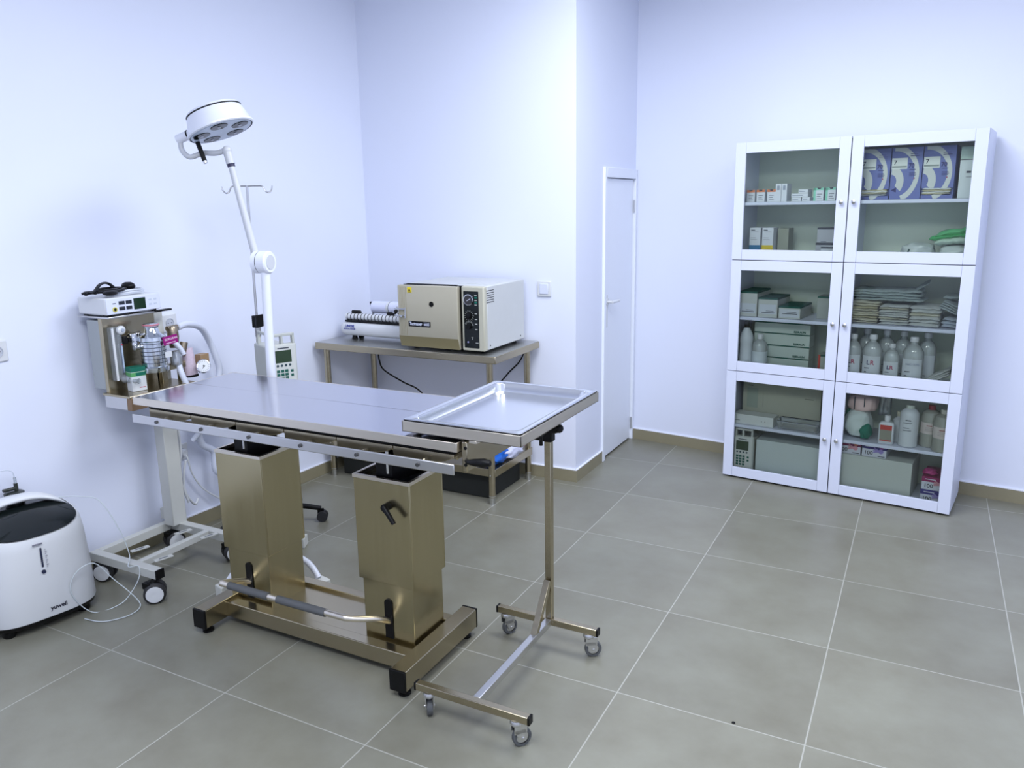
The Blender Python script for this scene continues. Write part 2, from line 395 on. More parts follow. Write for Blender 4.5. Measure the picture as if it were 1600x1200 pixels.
k = MB(); k.cyl((.25 - tx, .595 - ty, .86), (.325 - tx, .595 - ty, .86), .006)
k.tube([(.318 - tx, .56 - ty, .872), (.322 - tx, .60 - ty, .876), (.330 - tx, .65 - ty, .882)], [.007, .010, .006], 12); k.tube([(.322 - tx, .60 - ty, .87), (.322 - tx, .602 - ty, .835)], .006, 10)
k.build('clamp_handle', BLACK, T)
for x0, ztop, zs in ((-.992, .70, .30), (-.312, .70, .315)):   # telescopic columns
    x1 = x0 + .236; y0, y1 = .397, .607
    a = MB(); t = .006
    for q in ((x0, x1, y0, y0 + t), (x0, x1, y1 - t, y1), (x0, x0 + t, y0 + t, y1 - t), (x1 - t, x1, y0 + t, y1 - t)): a.box(q[0] - tx, q[1] - tx, q[2] - ty, q[3] - ty, zs, ztop)
    col = a.build('outer_sleeve', STEELD, T, .0015)
    a = MB()
    for q in ((x0 - .003, x1 + .003, y0 - .003, y0 + .010), (x0 - .003, x1 + .003, y1 - .010, y1 + .003), (x0 - .003, x0 + .010, y0 + .010, y1 - .010), (x1 - .010, x1 + .003, y0 + .010, y1 - .010)):
        a.box(q[0] - tx, q[1] - tx, q[2] - ty, q[3] - ty, ztop - .004, ztop + .009)
    a.build('sleeve_rim', STEEL, T, .001)
    a = B(x0 + .010, x1 - .010, y0 + .010, y1 - .010, .075, zs + .3); i_ = a.build('inner_sleeve', STEELD, T, .0015)
    B(x0 + .007, x1 - .007, y0 + .007, y1 - .007, .60, ztop - .02).build('black_liner', BLACK, T)
    # pedal slot with round head
    sx_ = (x0 + x1) / 2 - (.0 if x0 < -.5 else .0)
    B(sx_ - .017, sx_ + .017, y0 + .006, y0 + .0095, .10, .235).build('pedal_slot', BLACK, T)
    MB().cyl((sx_ - tx, y0 + .0058 - ty, .235), (sx_ - tx, y0 + .0095 - ty, .235), .017).build('pedal_slot', BLACK, T)
    m_ = MB(); cx_ = (x0 + x1) / 2
    m_.box(cx_ - .035 - tx, cx_ + .035 - tx, .42 - ty, .58 - ty, ztop - .03, .79); m_.cyl((cx_ - .06 - tx, .5 - ty, .79), (cx_ + .06 - tx, .5 - ty, .79), .028)
    m_.box(cx_ - .06 - tx, cx_ - .05 - tx, .42 - ty, .58 - ty, .76, .866); m_.box(cx_ + .05 - tx, cx_ + .06 - tx, .42 - ty, .58 - ty, .76, .866)
    m_.build('tilt_joint', BLACK, T, .002)
    m_ = MB(); m_.cyl((cx_ + .015 - tx, .425 - ty, .72), (cx_ + .015 - tx, .425 - ty, .80), .007); m_.cyl((cx_ + .015 - tx, .425 - ty, .775), (cx_ + .015 - tx, .425 - ty, .785), .012)
    m_.build('tilt_bolt', CHROME, T)
k = MB(); k.cyl((-.165 - tx, .398 - ty, .612), (-.165 - tx, .370 - ty, .612), .014); k.tube([(-.165 - tx, .372 - ty, .615), (-.145 - tx, .364 - ty, .60), (-.118 - tx, .360 - ty, .568)], [.012, .009, .008], 12)
k.build('lock_lever', BLACK, T)
k = MB(); k.lathe([(.06, 0), (.14, .012), (.15, .035)], (-.50 - tx, .42 - ty, .832), n=40, sx=1, sy=.7); k.build('drain_bowl', STEELP, T)
for x0 in (-1.0, -.36):
    k = B(x0 - .10, x0 + .07, .30, .33, .82, .834); k.box(x0 - .10 - tx, x0 - .085 - tx, .30 - ty, .33 - ty, .82, .87); k.box(x0 + .055 - tx, x0 + .07 - tx, .30 - ty, .33 - ty, .82, .87)
    k.build('cross_bracket', STEELW, T, .001)
# base: long channel and two cross feet
B(-.95, -.07, .388, .620, .040, .078).build('base_channel', STEELW, T, .003)
B(-.95, -.07, .345, .390, .030, .092).build('base_beam', STEELW, T, .003)
B(-.95, -.07, .615, .660, .030, .092).build('base_beam', STEELW, T, .003)
for x0, y0, y1 in ((-1.01, .235, .765), (-.075, .24, .715)):
    fx = B(x0, x0 + .062, y0, y1, .030, .105).build('cross_foot', STEELW, T, .003)
    MB().box(x0 - .001 - tx, x0 + .063 - tx, y0 - .006 - ty, y0 + .004 - ty, .029, .106).build('end_cap', BLACK, fx, .002)
    MB().box(x0 - .001 - tx, x0 + .063 - tx, y1 - .004 - ty, y1 + .006 - ty, .029, .106).build('end_cap', BLACK, fx, .002)
    for yy in (y0 + .035, y1 - .035):
        MB().lathe([(.022, 0), (.022, .008), (.012, .014), (.008, .032)], (x0 + .031 - tx, yy - ty, 0)).build('levelling_foot', BLACK, fx)
# foot pedal bar across both columns
pts = [(-.874, .405, .17), (-.885, .36, .19), (-.875, .27, .225), (-.84, .262, .228), (-.7, .262, .228), (-.33, .262, .230), (-.26, .275, .225), (-.20, .34, .205), (-.194, .405, .165)]
pts = [(x - tx, y - ty, z) for x, y, z in pts]
pb = MB().tube(pts, .0115, 14, 5).build('pedal_bar', STEEL, T)
for a_, b_ in ((-.83, -.63), (-.585, -.36)):
    MB().cyl((a_ - tx, .262 - ty, .228), (b_ - tx, .262 - ty, .2285), .0145).build('rubber_grip', GREYR, pb)

# ------------------------------------------------------------------ tray stand + tray
S = thing('tray_stand', 'stainless steel mayo stand on four small casters', 'stand', (.265, .48, 0)); sx0, sy0 = .265, .48
def SB(name, x0, x1, y0, y1, z0, z1, m=STEEL, bev=.002, M=None): return MB().box(x0 - sx0, x1 - sx0, y0 - sy0, y1 - sy0, z0, z1, M).build(name, m, S, bev)
for nm, y in (('base_bar', .205), ('base_bar', .762)):
    o = SB(nm, .06, .465, y - .0125, y + .0125, .092, .117, STEELW)
    for x in (.0585, .4665):
        MB().box(x - .004 - sx0, x + .004 - sx0, y - .0135 - sy0, y + .0135 - sy0, .091, .118).build('end_cap', BLACK, o, .002)
SB('spine_bar', .262, .287, .2175, .7495, .092, .117, STEELP)
SB('post', .262, .287, .752, .776, .117, .80, STEELW)
L_ = Vector((0, .13, .15)); mid = Vector((.2745 - sx0, .69 - sy0, .19))
SB('brace', -.0115 + sx0, .0115 + sx0, -.10 + sy0, .10 + sy0, -.011, .011, STEELW, .001, Matrix.Translation(mid) @ Matrix.Rotation(math.radians(54), 4, 'X'))
SB('height_collar', .256, .293, .746, .782, .80, .865, BLACK, .004)
SB('inner_post', .265, .284, .755, .773, .86, .937, STEELW)
k = MB(); k.cyl((.293 - sx0, .764 - sy0, .842), (.315 - sx0, .764 - sy0, .850), .014); k.sph((.315 - sx0, .764 - sy0, .85), .016); k.build('clamp_knob', BLACK, S)
fr = MB()
fx0, fx1, fy0, fy1 = .024, .434, .236, .835
for q in ((fx0, fx1, fy0, fy0 + .004), (fx0, fx1, fy1 - .004, fy1), (fx0, fx0 + .004, fy0, fy1), (fx1 - .004, fx1, fy0, fy1)): fr.box(q[0] - sx0, q[1] - sx0, q[2] - sy0, q[3] - sy0, .945, .979)
for q in ((fx0, fx1, fy0, fy0 + .022), (fx0, fx1, fy1 - .022, fy1), (fx0, fx0 + .022, fy0, fy1), (fx1 - .022, fx1, fy0, fy1)): fr.box(q[0] - sx0, q[1] - sx0, q[2] - sy0, q[3] - sy0, .945, .948)
fr.box(.262 - sx0, .287 - sx0, fy0 - sy0, fy1 - sy0, .936, .9445)
fr.build('tray_frame', STEEL, S, .001)
for x, y, a in ((.105, .205, 2.2), (.42, .205, .9), (.43, .762, .6), (.09, .762, 1.1)): swivel_caster(S, x - sx0, y - sy0, .092, .031, a)
TR = thing('instrument_tray', 'shallow rectangular stainless tray lying on the mayo stand', 'tray', (.229, .5355, .979))
def trayring(ix, iy, r, z): return [Vector((x, y, z)) for x, y in rrect(-.202 + ix, .202 - ix, -.297 + iy, .297 - iy, r)]
t_ = MB(); t_.loft([trayring(.001, .001, .012, -.004), trayring(0, 0, .012, .004), trayring(.004, .004, .012, .0055), trayring(.020, .020, .03, .0045), trayring(.024, .024, .03, .001), trayring(.030, .030, .03, -.026), trayring(.038, .038, .032, -.031), trayring(.05, .05, .034, -.032)], False, True)
t_.build('tray_pan', mat('tray_steel', (.74, .76, .80), .24, 1.0, var=.02), TR, solid=-.0008)
MB().loft([trayring(-.0015, -.0015, .014, -.001), trayring(-.0025, -.0025, .014, .0025)], False, False).build('rim_seal', BLACK, TR)
for x, y in ((.165, .262), (.186, .245), (-.185, .27)): MB().cyl((x, y, .004), (x, y, .0065), .004, n=8).build('rivet', CHROME, TR)

# ------------------------------------------------------------------ prep table (worktable)
W = thing('work_table', 'stainless steel worktable against back wall carrying the steriliser', 'table', (-1.18, 2.17, 0)); wx, wy = -1.18, 2.17
wt = MB(); wt.box(-.61, .62, -.27, .27, .800, .840); wt.build('worktop', STEELW, W, .004)
WS_TOP = mat('worktop_steel', (.50, .50, .48), .3, 1.0, var=.05, scale=5)
MB().box(-.606, .616, -.266, .266, .8395, .8412).build('worktop_surface', WS_TOP, W)
MB().box(-.575, .585, -.235, .235, .155, .200).build('lower_shelf', STEELW, W, .003)
for x, y in ((-.56, -.225), (-.56, .225), (.565, -.235), (.565, .215)):
    l_ = MB(); l_.cyl((x, y, .04), (x, y, .80), .0185); lg = l_.build('leg', STEELW, W)
    MB().lathe([(.016, 0), (.0165, .04), (.019, .045), (.019, .05)], (x, y, 0)).build('adjustable_foot', STEELP, lg)
    MB().cyl((x, y - .0188, .170), (x, y - .0205, .170), .005, n=8).build('bolt', CHROME, lg)
o = tag(MB().box(-1.05, .0, 0, .36, .0, .145, Matrix.Translation((-.66, 2.0, .002))).build('storage_box', P((.012, .014, .013), .7), None, .004), 'black storage box on the floor under the worktable', 'box')
# bag on lower shelf
def blob(name, m, c, r, parent=None, amp=.25, seed=0, n=36, fl=2.0, rz=0, sq=1.0):
    b = MB(); b.sph((0, 0, 0), 1, n)
    R = Matrix.Rotation(rz, 3, 'Z')
    for v in b.bm.verts:
        q = Vector([math.copysign(abs(t) ** sq, t) for t in v.co])
        k = 1 + amp * .55 * noise.noise(v.co * fl + Vector((seed, 0, 0))) + amp * .18 * noise.noise(v.co * fl * 2.6 + Vector((seed, 3, 0)))
        p = Vector((q.x * r[0], q.y * r[1], q.z * r[2])) * k
        p = R @ p
        if p.z < -r[2] * .8: p.z = -r[2] * .8
        v.co = p + Vector(c)
    return b.build(name, m, parent, ang=60)
bg = thing('plastic_bag', 'blue and white plastic bag on the lower shelf of the worktable', 'bag', (-.645, 2.13, .202), 0)
blob('blue_film', mat('blue_film', (.01, .12, .55), .25), (.0, -.06, .05), (.05, .15, .055), bg, .5, 3, fl=3)
blob('clear_film', mat('pale_film', (.6, .62, .8), .25), (.015, .04, .045), (.06, .12, .05), bg, .5, 9, fl=3)
blob('printed_end', mat('pink_print', (.75, .45, .55), .35), (.03, .17, .07), (.035, .06, .045), bg, .4, 5, fl=3)
blob('blue_corner', mat('navy_film', (.01, .05, .3), .3), (-.03, -.16, .02), (.05, .05, .024), bg, .3, 11)

# ------------------------------------------------------------------ steriliser
A = thing('steriliser', 'cream and grey tabletop steam steriliser with round gauge on worktable', 'steriliser', (-1.185, 1.935, .842))
BEI = mat('beige_enamel', (.42, .395, .31), .4, var=.02); BEID = mat('dark_beige_enamel', (.25, .215, .11), .4, var=.02)
box('casing', CREAML, A, .02, .545, .035, .475, .016, .362, .006)
box('casing_front', CREAM, A, .405, .545, .0, .036, .014, .362, .008)
MB().box(.02, .4, .02, .036, .02, .36).build('door_recess', BLACK, A)
dr = MB(); dr.prism([(0, .075), (0, .352), (.004, .358), (.03, .358), (.03, .014), (.018, .014)], 0, .388, Matrix.Translation((0, -.012, 0)) @ Matrix(((0, 0, 1, 0), (1, 0, 0, 0), (0, 1, 0, 0), (0, 0, 0, 1))))
dd = dr.build('chamber_door', BEI, A, .003)
dk = MB(); dk.prism([(-.0008, .0745), (.0172, .0135), (.016, .0135), (-.002, .0745)], .001, .387, Matrix.Translation((0, -.0125, 0)) @ Matrix(((0, 0, 1, 0), (1, 0, 0, 0), (0, 1, 0, 0), (0, 0, 0, 1))))
dk.build('door_kick_panel', BEID, dd)
for i in range(5): MB().box(.014 + i * .010, .0155 + i * .010, -.0125, -.0119, .08, .35).build('door_groove', BEID, dd)
MB().cyl((.222, -.0125, .258), (.222, -.0135, .258), .0145).build('door_port', BLACK, dd)
MB().box(.067, .212, -.0132, -.012, .130, .160).build('name_plate', BLACK, dd)
text('Tuttnauer', .026, WHITE, dd, (.074, -.0135, .137), bold=.0006, sx=.78)
for i in range(3): MB().box(.168, .205, -.0138, -.0132, .138 + i * .007, .141 + i * .007).build('small_print', WHITE, dd)
MB().box(.067, .095, -.0132, -.012, .318, .347).build('warning_label', P((.85, .68, .02)), dd)
tri = MB(); tri.prism([(.072, .325), (.090, .325), (.081, .342)], 0, .0006, Matrix.Translation((0, -.0134, 0)) @ Matrix.Rotation(PI / 2, 4, 'X')); tri.build('warning_triangle', P((.12, .09, .01)), dd)
MB().box(.071, .091, -.0137, -.0132, .3200, .3225).build('small_print', P((.12, .09, .01)), dd)
h = MB()
for z in (.185, .222): h.box(-.02, .055, -.022, -.013, z, z + .007)
h.box(-.035, .005, -.018, -.012, .20, .206); h.cyl((.03, -.012, .188), (.03, -.03, .188), .007); h.cyl((-.01, -.01, .175), (-.01, -.01, .235), .005); h.cyl((.052, -.02, .175), (.052, -.02, .235), .004)
h.build('door_latch', CHROME, dd)
MB().sph((-.012, -.02, .21), .011).build('latch_knob', BLACK, dd)
cp = MB().prism(rrect(.420, .512, .03, .336, .004), 0, .001, Matrix.Translation((0, -.0002, 0)) @ Matrix.Rotation(PI / 2, 4, 'X')).build('control_panel', GLOSSB, A)
g = MB(); g.lathe([(.030, 0), (.030, .006), (.026, .007), (.026, .003), (.001, .003)], (.452, -.001, .290), (0, -1, 0), 32); gg = g.build('pressure_gauge', CHROME, cp)
MB().cyl((.452, -.0045, .290), (.452, -.005, .290), .0255, n=32).build('gauge_face', P((.03, .03, .035)), gg)
MB().box(-.012, .014, -.0062, -.0055, -.0015, .0015, Matrix.Translation((.452, 0, .29)) @ Matrix.Rotation(-.5, 4, 'Y')).build('gauge_needle', WHITE, gg)
TXT = P((.5, .52, .5)); 
def ticks(cx, cz, r, n, a0=0, a1=2 * PI):
    k = MB()
    for i in range(n):
        a = a0 + (a1 - a0) * i / n
        k.box(-.004, .004, -.0017, -.0012, -.0008, .0008, Matrix.Translation((cx + r * math.cos(a), 0, cz + r * math.sin(a))) @ Matrix.Rotation(-a, 4, 'Y'))
    return k.build('dial_marks', TXT, cp)
ticks(.452, .205, .026, 14); ticks(.452, .150, .024, 10, .2, PI * .95)
for z in (.205, .147):
    MB().lathe([(.016, 0), (.014, .014), (.002, .015)], (.452, -.001, z), (0, -1, 0)).build('dial_knob', BLACK, cp)
for z in (.312, .286, .262, .215, .185, .160, .130): MB().box(.488, .502, -.0018, -.0012, z, z + .004).build('legend', TXT, cp)
for z in (.298, .272): MB().box(.488, .503, -.0019, -.0012, z, z + .009).build('indicator_lamp', P((.0, .14, .10)), cp)
MB().cyl((.443, -.001, .062), (.443, -.003, .062), .005, n=12).build('indicator_lamp', P((.3, .3, .55)), cp)
text('T', .02, TXT, cp, (.464, -.0015, .076)); MB().box(.49, .506, -.0018, -.0012, .058, .061).build('legend', TXT, cp)
for i in range(6): MB().box(.5445, .5458, .03, .11, .335 - i * .0125, .3385 - i * .0125).build('vent_slot', BLACK, A)
for y, z in ((.06, .04), (.42, .04)): MB().cyl((.545, y, z), (.5465, y, z), .004, n=8).build('screw', BLACK, A)
MB().box(.30, .50, .12, .30, .3615, .3635).build('top_hatch', CREAML, A, .001)
MB().box(.03, .36, .034, .045, .3615, .3632).build('top_slot', BLACK, A)
for x, y in ((.06, .07), (.50, .07), (.06, .42), (.50, .42)): MB().lathe([(.016, 0), (.014, .018)], (x, y, 0)).build('rubber_foot', BLACK, A)
tag(MB().tube([(-1.345, 1.93, .80), (-1.34, 1.93, .76), (-1.325, 1.95, .70), (-1.24, 2.02, .62), (-1.19, 2.1, .56), (-1.15, 2.2, .42), (-1.16, 2.3, .205)], .0045, 8, 6).build('black_cable', BLACK), 'black cable hanging under front edge of worktable', 'cable')
tag(MB().tube([(-.66, 2.44, .80), (-.665, 2.44, .76), (-.70, 2.44, .70), (-.78, 2.44, .62), (-.86, 2.44, .5), (-.9, 2.4, .205)], .0045, 8, 6).build('black_cable', BLACK), 'black cable hanging along back wall below worktable', 'cable')

# ------------------------------------------------------------------ foil sealer and roll
F = thing('pouch_sealer', 'white foil sealing machine with ribbed roller beside steriliser', 'sealer', (-1.74, 2.14, .842), math.radians(-1.5))
def capsule(L, hy, hz, z0, x0=0, n=22):
    rings = []
    for t, k in ((0, .55), (.02, .82), (.05, .96), (.09, 1), (.5, 1), (.95, 1), (1, .9)):
        rings.append([Vector((x0 + L * t, hy * k * (abs(math.cos(a)) ** .7) * (1 if math.cos(a) > 0 else -1), z0 + hz * k * (abs(math.sin(a)) ** .7) * (1 if math.sin(a) > 0 else -1))) for a in [2 * PI * i / n for i in range(n)]])
    return rings
MB().loft(capsule(.535, .075, .045, .062)).build('base_housing', DEVW, F)
MB().box(.04, .51, -.055, .05, .104, .114).build('sealing_gap', BLACK, F)
rb = MB().cyl((.03, -.02, .132), (.51, -.02, .132), .021, n=18).build('roller_arm', DEVW, F)
k = MB()
for i in range(18): k.cyl((.045 + i * .0265, -.02, .132), (.049 + i * .0265, -.02, .132), .0222, n=16)
k.build('roller_rib', BLACK, rb)
for a_, b_ in ((.07, .14), (.34, .42)): MB().tube([(a_, -.02, .158), (a_ + .006, -.02, .163), (b_ - .006, -.02, .163), (b_, -.02, .158)], [.006, .010, .010, .006], 12).build('handle', BLACK, F)
for x in (.09, .46): MB().lathe([(.018, 0), (.014, .02)], (x, -.03, 0)).build('rubber_foot', BLACK, F)
for x in (.09, .46): MB().lathe([(.018, 0), (.014, .02)], (x, .03, 0)).build('rubber_foot', BLACK, F)
text('LINOR', .022, P((.03, .05, .30)), F, (.055, -.0765, .075), (1, 0, 0), (0, .25, 1), bold=.0008, sx=1.1)
text('MEDICAL DEVICES', .010, P((.03, .05, .30)), F, (.045, -.0772, .062), (1, 0, 0), (0, .1, 1), bold=.0003, sx=1.1)
R_ = thing('pouch_roll', 'roll of clear sealing foil lying on top of the sealer', 'roll', (-1.56, 2.188, 1.030), math.radians(-2))
MB().lathe([(.030, 0), (.037, .006), (.037, .12)], (0, 0, 0), (1, 0, 0), 28).build('foil_roll', mat('roll_film', (.68, .71, .9), .25), R_)
MB().lathe([(.037, 0), (.037, .018)], (.121, 0, 0), (1, 0, 0), 28).build('roll_end', DEVW, R_)
MB().lathe([(.038, 0), (.038, .17)], (.141, 0, 0), (1, 0, 0), 28).build('foil_roll', mat('roll_film2', (.70, .73, .9), .25), R_)
MB().lathe([(.0385, 0), (.0385, .0025)], (.139, 0, 0), (1, 0, 0), 28).build('dark_ring', BLACK, R_)
k = MB(); k.cyl((-.02, 0, .01), (0, 0, .005), .006, n=8); k.box(-.022, -.012, -.006, .006, .012, .03); k.build('spindle_end', BLACK, R_)
k = MB(); k.box(-.01, .0, -.005, .005, -.075, 0); k.box(.30, .31, -.005, .005, -.075, 0); k.build('roll_bracket', STEELP, R_)

# ------------------------------------------------------------------ surgical lamp on floor stand
Lr = thing('surgical_lamp', 'white surgical lamp with round five-bulb head on rolling floor stand', 'lamp', (-1.075, .785, 0))
b = MB()
for ang_ in (-104, -12, 116, 172):
    a = math.radians(ang_); ca, sa = math.cos(a), math.sin(a)
    p = [(.03 * ca, .03 * sa, .12), (.20 * ca, .20 * sa, .105), (.27 * ca, .27 * sa, .055)]
    arm = MB().tube(p, .013, 10, 3).build('base_arm', LAMPW, Lr)
    M = Matrix.Rotation(a, 4, 'Z')
    MB().box(.25, .315, -.028, .028, .0, .052, M).build('foot_block', POWD, arm, .004)
MB().lathe([(.05, .07), (.055, .12), (.04, .16), (.022, .17)]).build('base_hub', LAMPW, Lr)
MB().cyl((.005, 0, .16), (.041, 0, 1.37), .0205, .0195, n=24).build('pole', LAMPW, Lr)
ax = Vector((.98, .18, 0)).normalized(); jc = Vector((.022, 0, 1.405))
j = MB(); j.lathe([(.0, -.028), (.040, -.028), (.047, -.024), (.047, -.003)], jc, ax, 32); j.build('joint_drum', LAMPW, Lr)
MB().lathe([(.046, 0), (.046, .004)], jc - ax * .004, ax, 32).build('joint_gap', BLACK, Lr)
j = MB(); j.lathe([(.047, 0), (.047, .038), (.042, .044), (.0, .044)], jc, ax, 32); j.build('joint_drum', LAMPW, Lr)
MB().lathe([(.030, 0), (.030, .002), (.0, .002)], jc + ax * .044, ax, 28).build('joint_cap', LAMPG, Lr)
MB().cyl(Vector((.040, 0, 1.34)), jc + ax * .019, .0195).build('pole_head', LAMPW, Lr)
p0 = Vector((-.006, 0, 1.43)); p1 = Vector((-.096, -.005, 1.795))
MB().cyl(p0, p1, .0165, .0135).build('spring_arm', LAMPG, Lr)
dv = (p1 - p0).normalized()
MB().cyl(p1, p1 + dv * .014, .0155).build('arm_ring', P((.02, .02, .06)), Lr)
k = MB(); k.cyl(p1 + dv * .012, p1 + dv * .065, .018); k.sph(p1 + dv * .068, .020); el = k.build('arm_elbow', LAMPG, Lr)
hc = Vector((-.130, -.01, 1.938)); hn = Vector((.335, .095, -1)).normalized()      # head centre (underside), light direction
e0 = p1 + dv * .072; side = Vector((-.9, -.30, 0)); side = (side - hn * side.dot(hn)).normalized()
att = hc + side * .140 - hn * .040
y1_ = att + side * .045
yk = [e0, e0 + Vector((-.05, -.01, -.012)), e0 + Vector((-.12, -.02, -.010)), y1_ + Vector((.035, .01, -.075)), y1_ + Vector((.004, 0, -.045)), y1_]
MB().tube(yk, .011, 12, 5).build('yoke', LAMPG, Lr)
k = MB(); k.cyl(y1_ + side * .012, att - side * .02, .019); k.build('yoke_pivot', LAMPW, Lr)
MB().cyl(att + side * .006, att + side * .0, .0205).build('pivot_ring', BLACK, Lr)
h = MB(); h.lathe([(.131, .0), (.137, -.004), (.137, -.012), (.130, -.019), (.122, -.050), (.116, -.070), (.112, -.078)], hc, hn, 48, cap=False)
hd = h.build('lamp_head', LAMPW, Lr)
MB().lathe([(.111, -.078), (.1135, -.080), (.1135, -.083)], hc, hn, 48, cap=False).build('seam_line', BLACK, hd)
MB().lathe([(.115, -.083), (.108, -.092), (.06, -.098), (.001, -.099)], hc, hn, 48).build('head_cap', LAMPW, hd)
MB().lathe([(.1315, -.001), (.128, -.001)], hc, hn, 48, cap=False).build('rim_line', BLACK, hd)
MB().lathe([(.129, -.004), (.124, .001), (.001, .003)], hc, hn, 48, cap=False).build('lamp_lens_plate', mat('lens_plate', (.50, .58, .72), .2), hd)
u_, v_, _ = frame_from(hn)
for i in range(5):
    a = 2 * PI * i / 5 + .5; c_ = hc + (u_ * math.cos(a) + v_ * math.sin(a)) * .083
    MB().lathe([(.036, .0015), (.034, .004), (.001, .0045)], c_, hn, 24).build('bulb_reflector', GLOSSB, hd)
    MB().lathe([(.008, .004), (.007, .007), (.001, .0075)], c_, hn, 12).build('bulb', P((.4, .42, .5), .2), hd)
hp = hc + side * .120 + Vector((.0, -.0, .006)); hdir = Vector((.38, .0, -.90)).normalized()
MB().cyl(hp, hp + hdir * .09, .0095, n=16).build('grip_handle', BLACK, hd)
k = MB(); k.cyl(hp - hdir * .01, hp + hdir * .004, .012, n=16); k.cyl(hp + hdir * .09, hp + hdir * .100, .008, n=16); k.build('handle_collar', STEELP, hd)

# ------------------------------------------------------------------ drip stand
I = thing('drip_stand', 'slim chrome drip stand with double hook on black casters', 'stand', (-1.53, 1.20, 0))
MB().cyl((0, 0, 1.10), (.008, 0, 1.735), .0065, n=14).build('inner_pole', STEELP, I)
MB().cyl((0, 0, .12), (0, 0, 1.0), .0125, n=16).build('outer_pole', POWD, I)
MB().cyl((0, 0, 1.0), (0, 0, 1.045), .015, n=16).build('pole_ferrule', STEELP, I)
k = MB().box(-.018, .018, -.018, .018, 1.045, 1.105); k.cyl((.015, -.01, 1.085), (.045, -.03, 1.085), .007)
k.box(.045, .055, -.055, -.005, 1.055, 1.115); k.build('pole_clamp', BLACK, I, .003)
hx = Vector((.88, .47, 0))
for sg in (-1, 1):
    c0 = Vector((.008, 0, 1.733)); q = [c0, c0 + hx * sg * .05, c0 + hx * sg * .075 + Vector((0, 0, -.003)), c0 + hx * sg * .088 + Vector((0, 0, -.025)), c0 + hx * sg * .103 + Vector((0, 0, -.032)), c0 + hx * sg * .117 + Vector((0, 0, -.02)), c0 + hx * sg * .122 + Vector((0, 0, 0))]
    MB().tube(q, .0038, 8, 4).build('hook', STEELP, I)
MB().lathe([(.03, .09), (.03, .125), (.018, .135)], n=20).build('base_hub', BLACK, I)
for k_ in range(5):
    a = math.radians(33 + 72 * k_); ca, sa = math.cos(a), math.sin(a)
    lg = MB().tube([(.02 * ca, .02 * sa, .105), (.15 * ca, .15 * sa, .09), (.25 * ca, .25 * sa, .07)], [.016, .014, .012], 10, 3).build('base_leg', BLACK, I)
    ax_ = Vector((-sa, ca, 0)); ce = Vector((.255 * ca, .255 * sa, .028))
    MB().cyl(ce - ax_ * .022, ce - ax_ * .003, .028).build('wheel', RUBBER, lg); MB().cyl(ce + ax_ * .003, ce + ax_ * .022, .028).build('wheel', RUBBER, lg)
    MB().box(-.02, .014, -.003, .003, .03, .07, Matrix.Translation((.25 * ca, .25 * sa, 0)) @ Matrix.Rotation(a, 4, 'Z')).build('wheel_fork', BLACK, lg)

# ------------------------------------------------------------------ infusion pumps
PUMPW = mat('pump_case', (.50, .52, .49), .4)
def pump(label, loc, rz, depth=.20):
    p = thing('infusion_pump', label, 'infusion pump', loc, rz)
    # front unit 0.118 wide, 0.215 tall; local -Y is the keypad side
    MB().box(-.059, .059, -.030, .0, .0, .215).build('front_case', PUMPW, p, .006)
    MB().box(-.052, .052, -.0325, -.030, .008, .208).build('keypad_panel', P((.60, .62, .60)), p, .003)
    MB().box(-.042, .032, -.0335, -.0325, .130, .186).build('display', P((.02, .045, .018), .15), p)
    k = MB()
    for i in range(4): k.cyl((-.034 + i * .019, -.0325, .117), (-.034 + i * .019, -.0345, .117), .0055, n=10)
    k.build('soft_key', P((.03, .06, .08)), p)
    for i in range(4):
        for j_ in range(3):
            MB().box(-.040 + j_ * .019, -.0255 + j_ * .019, -.034, -.0325, .085 - i * .0165, .097 - i * .0165).build('number_key', P((.01, .10, .075)), p)
    for i in range(2): MB().box(.025, .037, -.034, -.0325, .083 - i * .02, .094 - i * .02).build('function_key', P((.01, .10, .075)), p)
    MB().box(-.040, .005, -.034, -.0325, .014, .026).build('function_key', P((.35, .33, .2)), p)
    MB().box(-.03, .022, -.0335, -.0325, .194, .199).build('maker_mark', P((.05, .06, .08)), p)
    MB().box(-.056, .056, .001, depth, .004, .20).build('rear_case', PUMPW, p, .008)
    MB().box(-.058, .058, .0, .006, .0, .21).build('door_seam', P((.18, .14, .08)), p)
    h = MB()
    for x in (-.052, -.010, .043): h.box(x, x + .010, -.028, -.004, .212, .258)
    h.box(-.052, .053, -.028, -.004, .250, .262); h.box(-.052, -.042, -.02, depth - .04, .25, .262); h.box(-.052, -.042, depth - .05, depth - .04, .195, .26)
    h.build('carry_handle', PUMPW, p, .002)
    return p
pump('beige infusion pump clamped to the drip stand behind the surgery table', (-1.308, 1.124, .765), math.radians(66)).scale = (1.08, 1.0, 1.05)

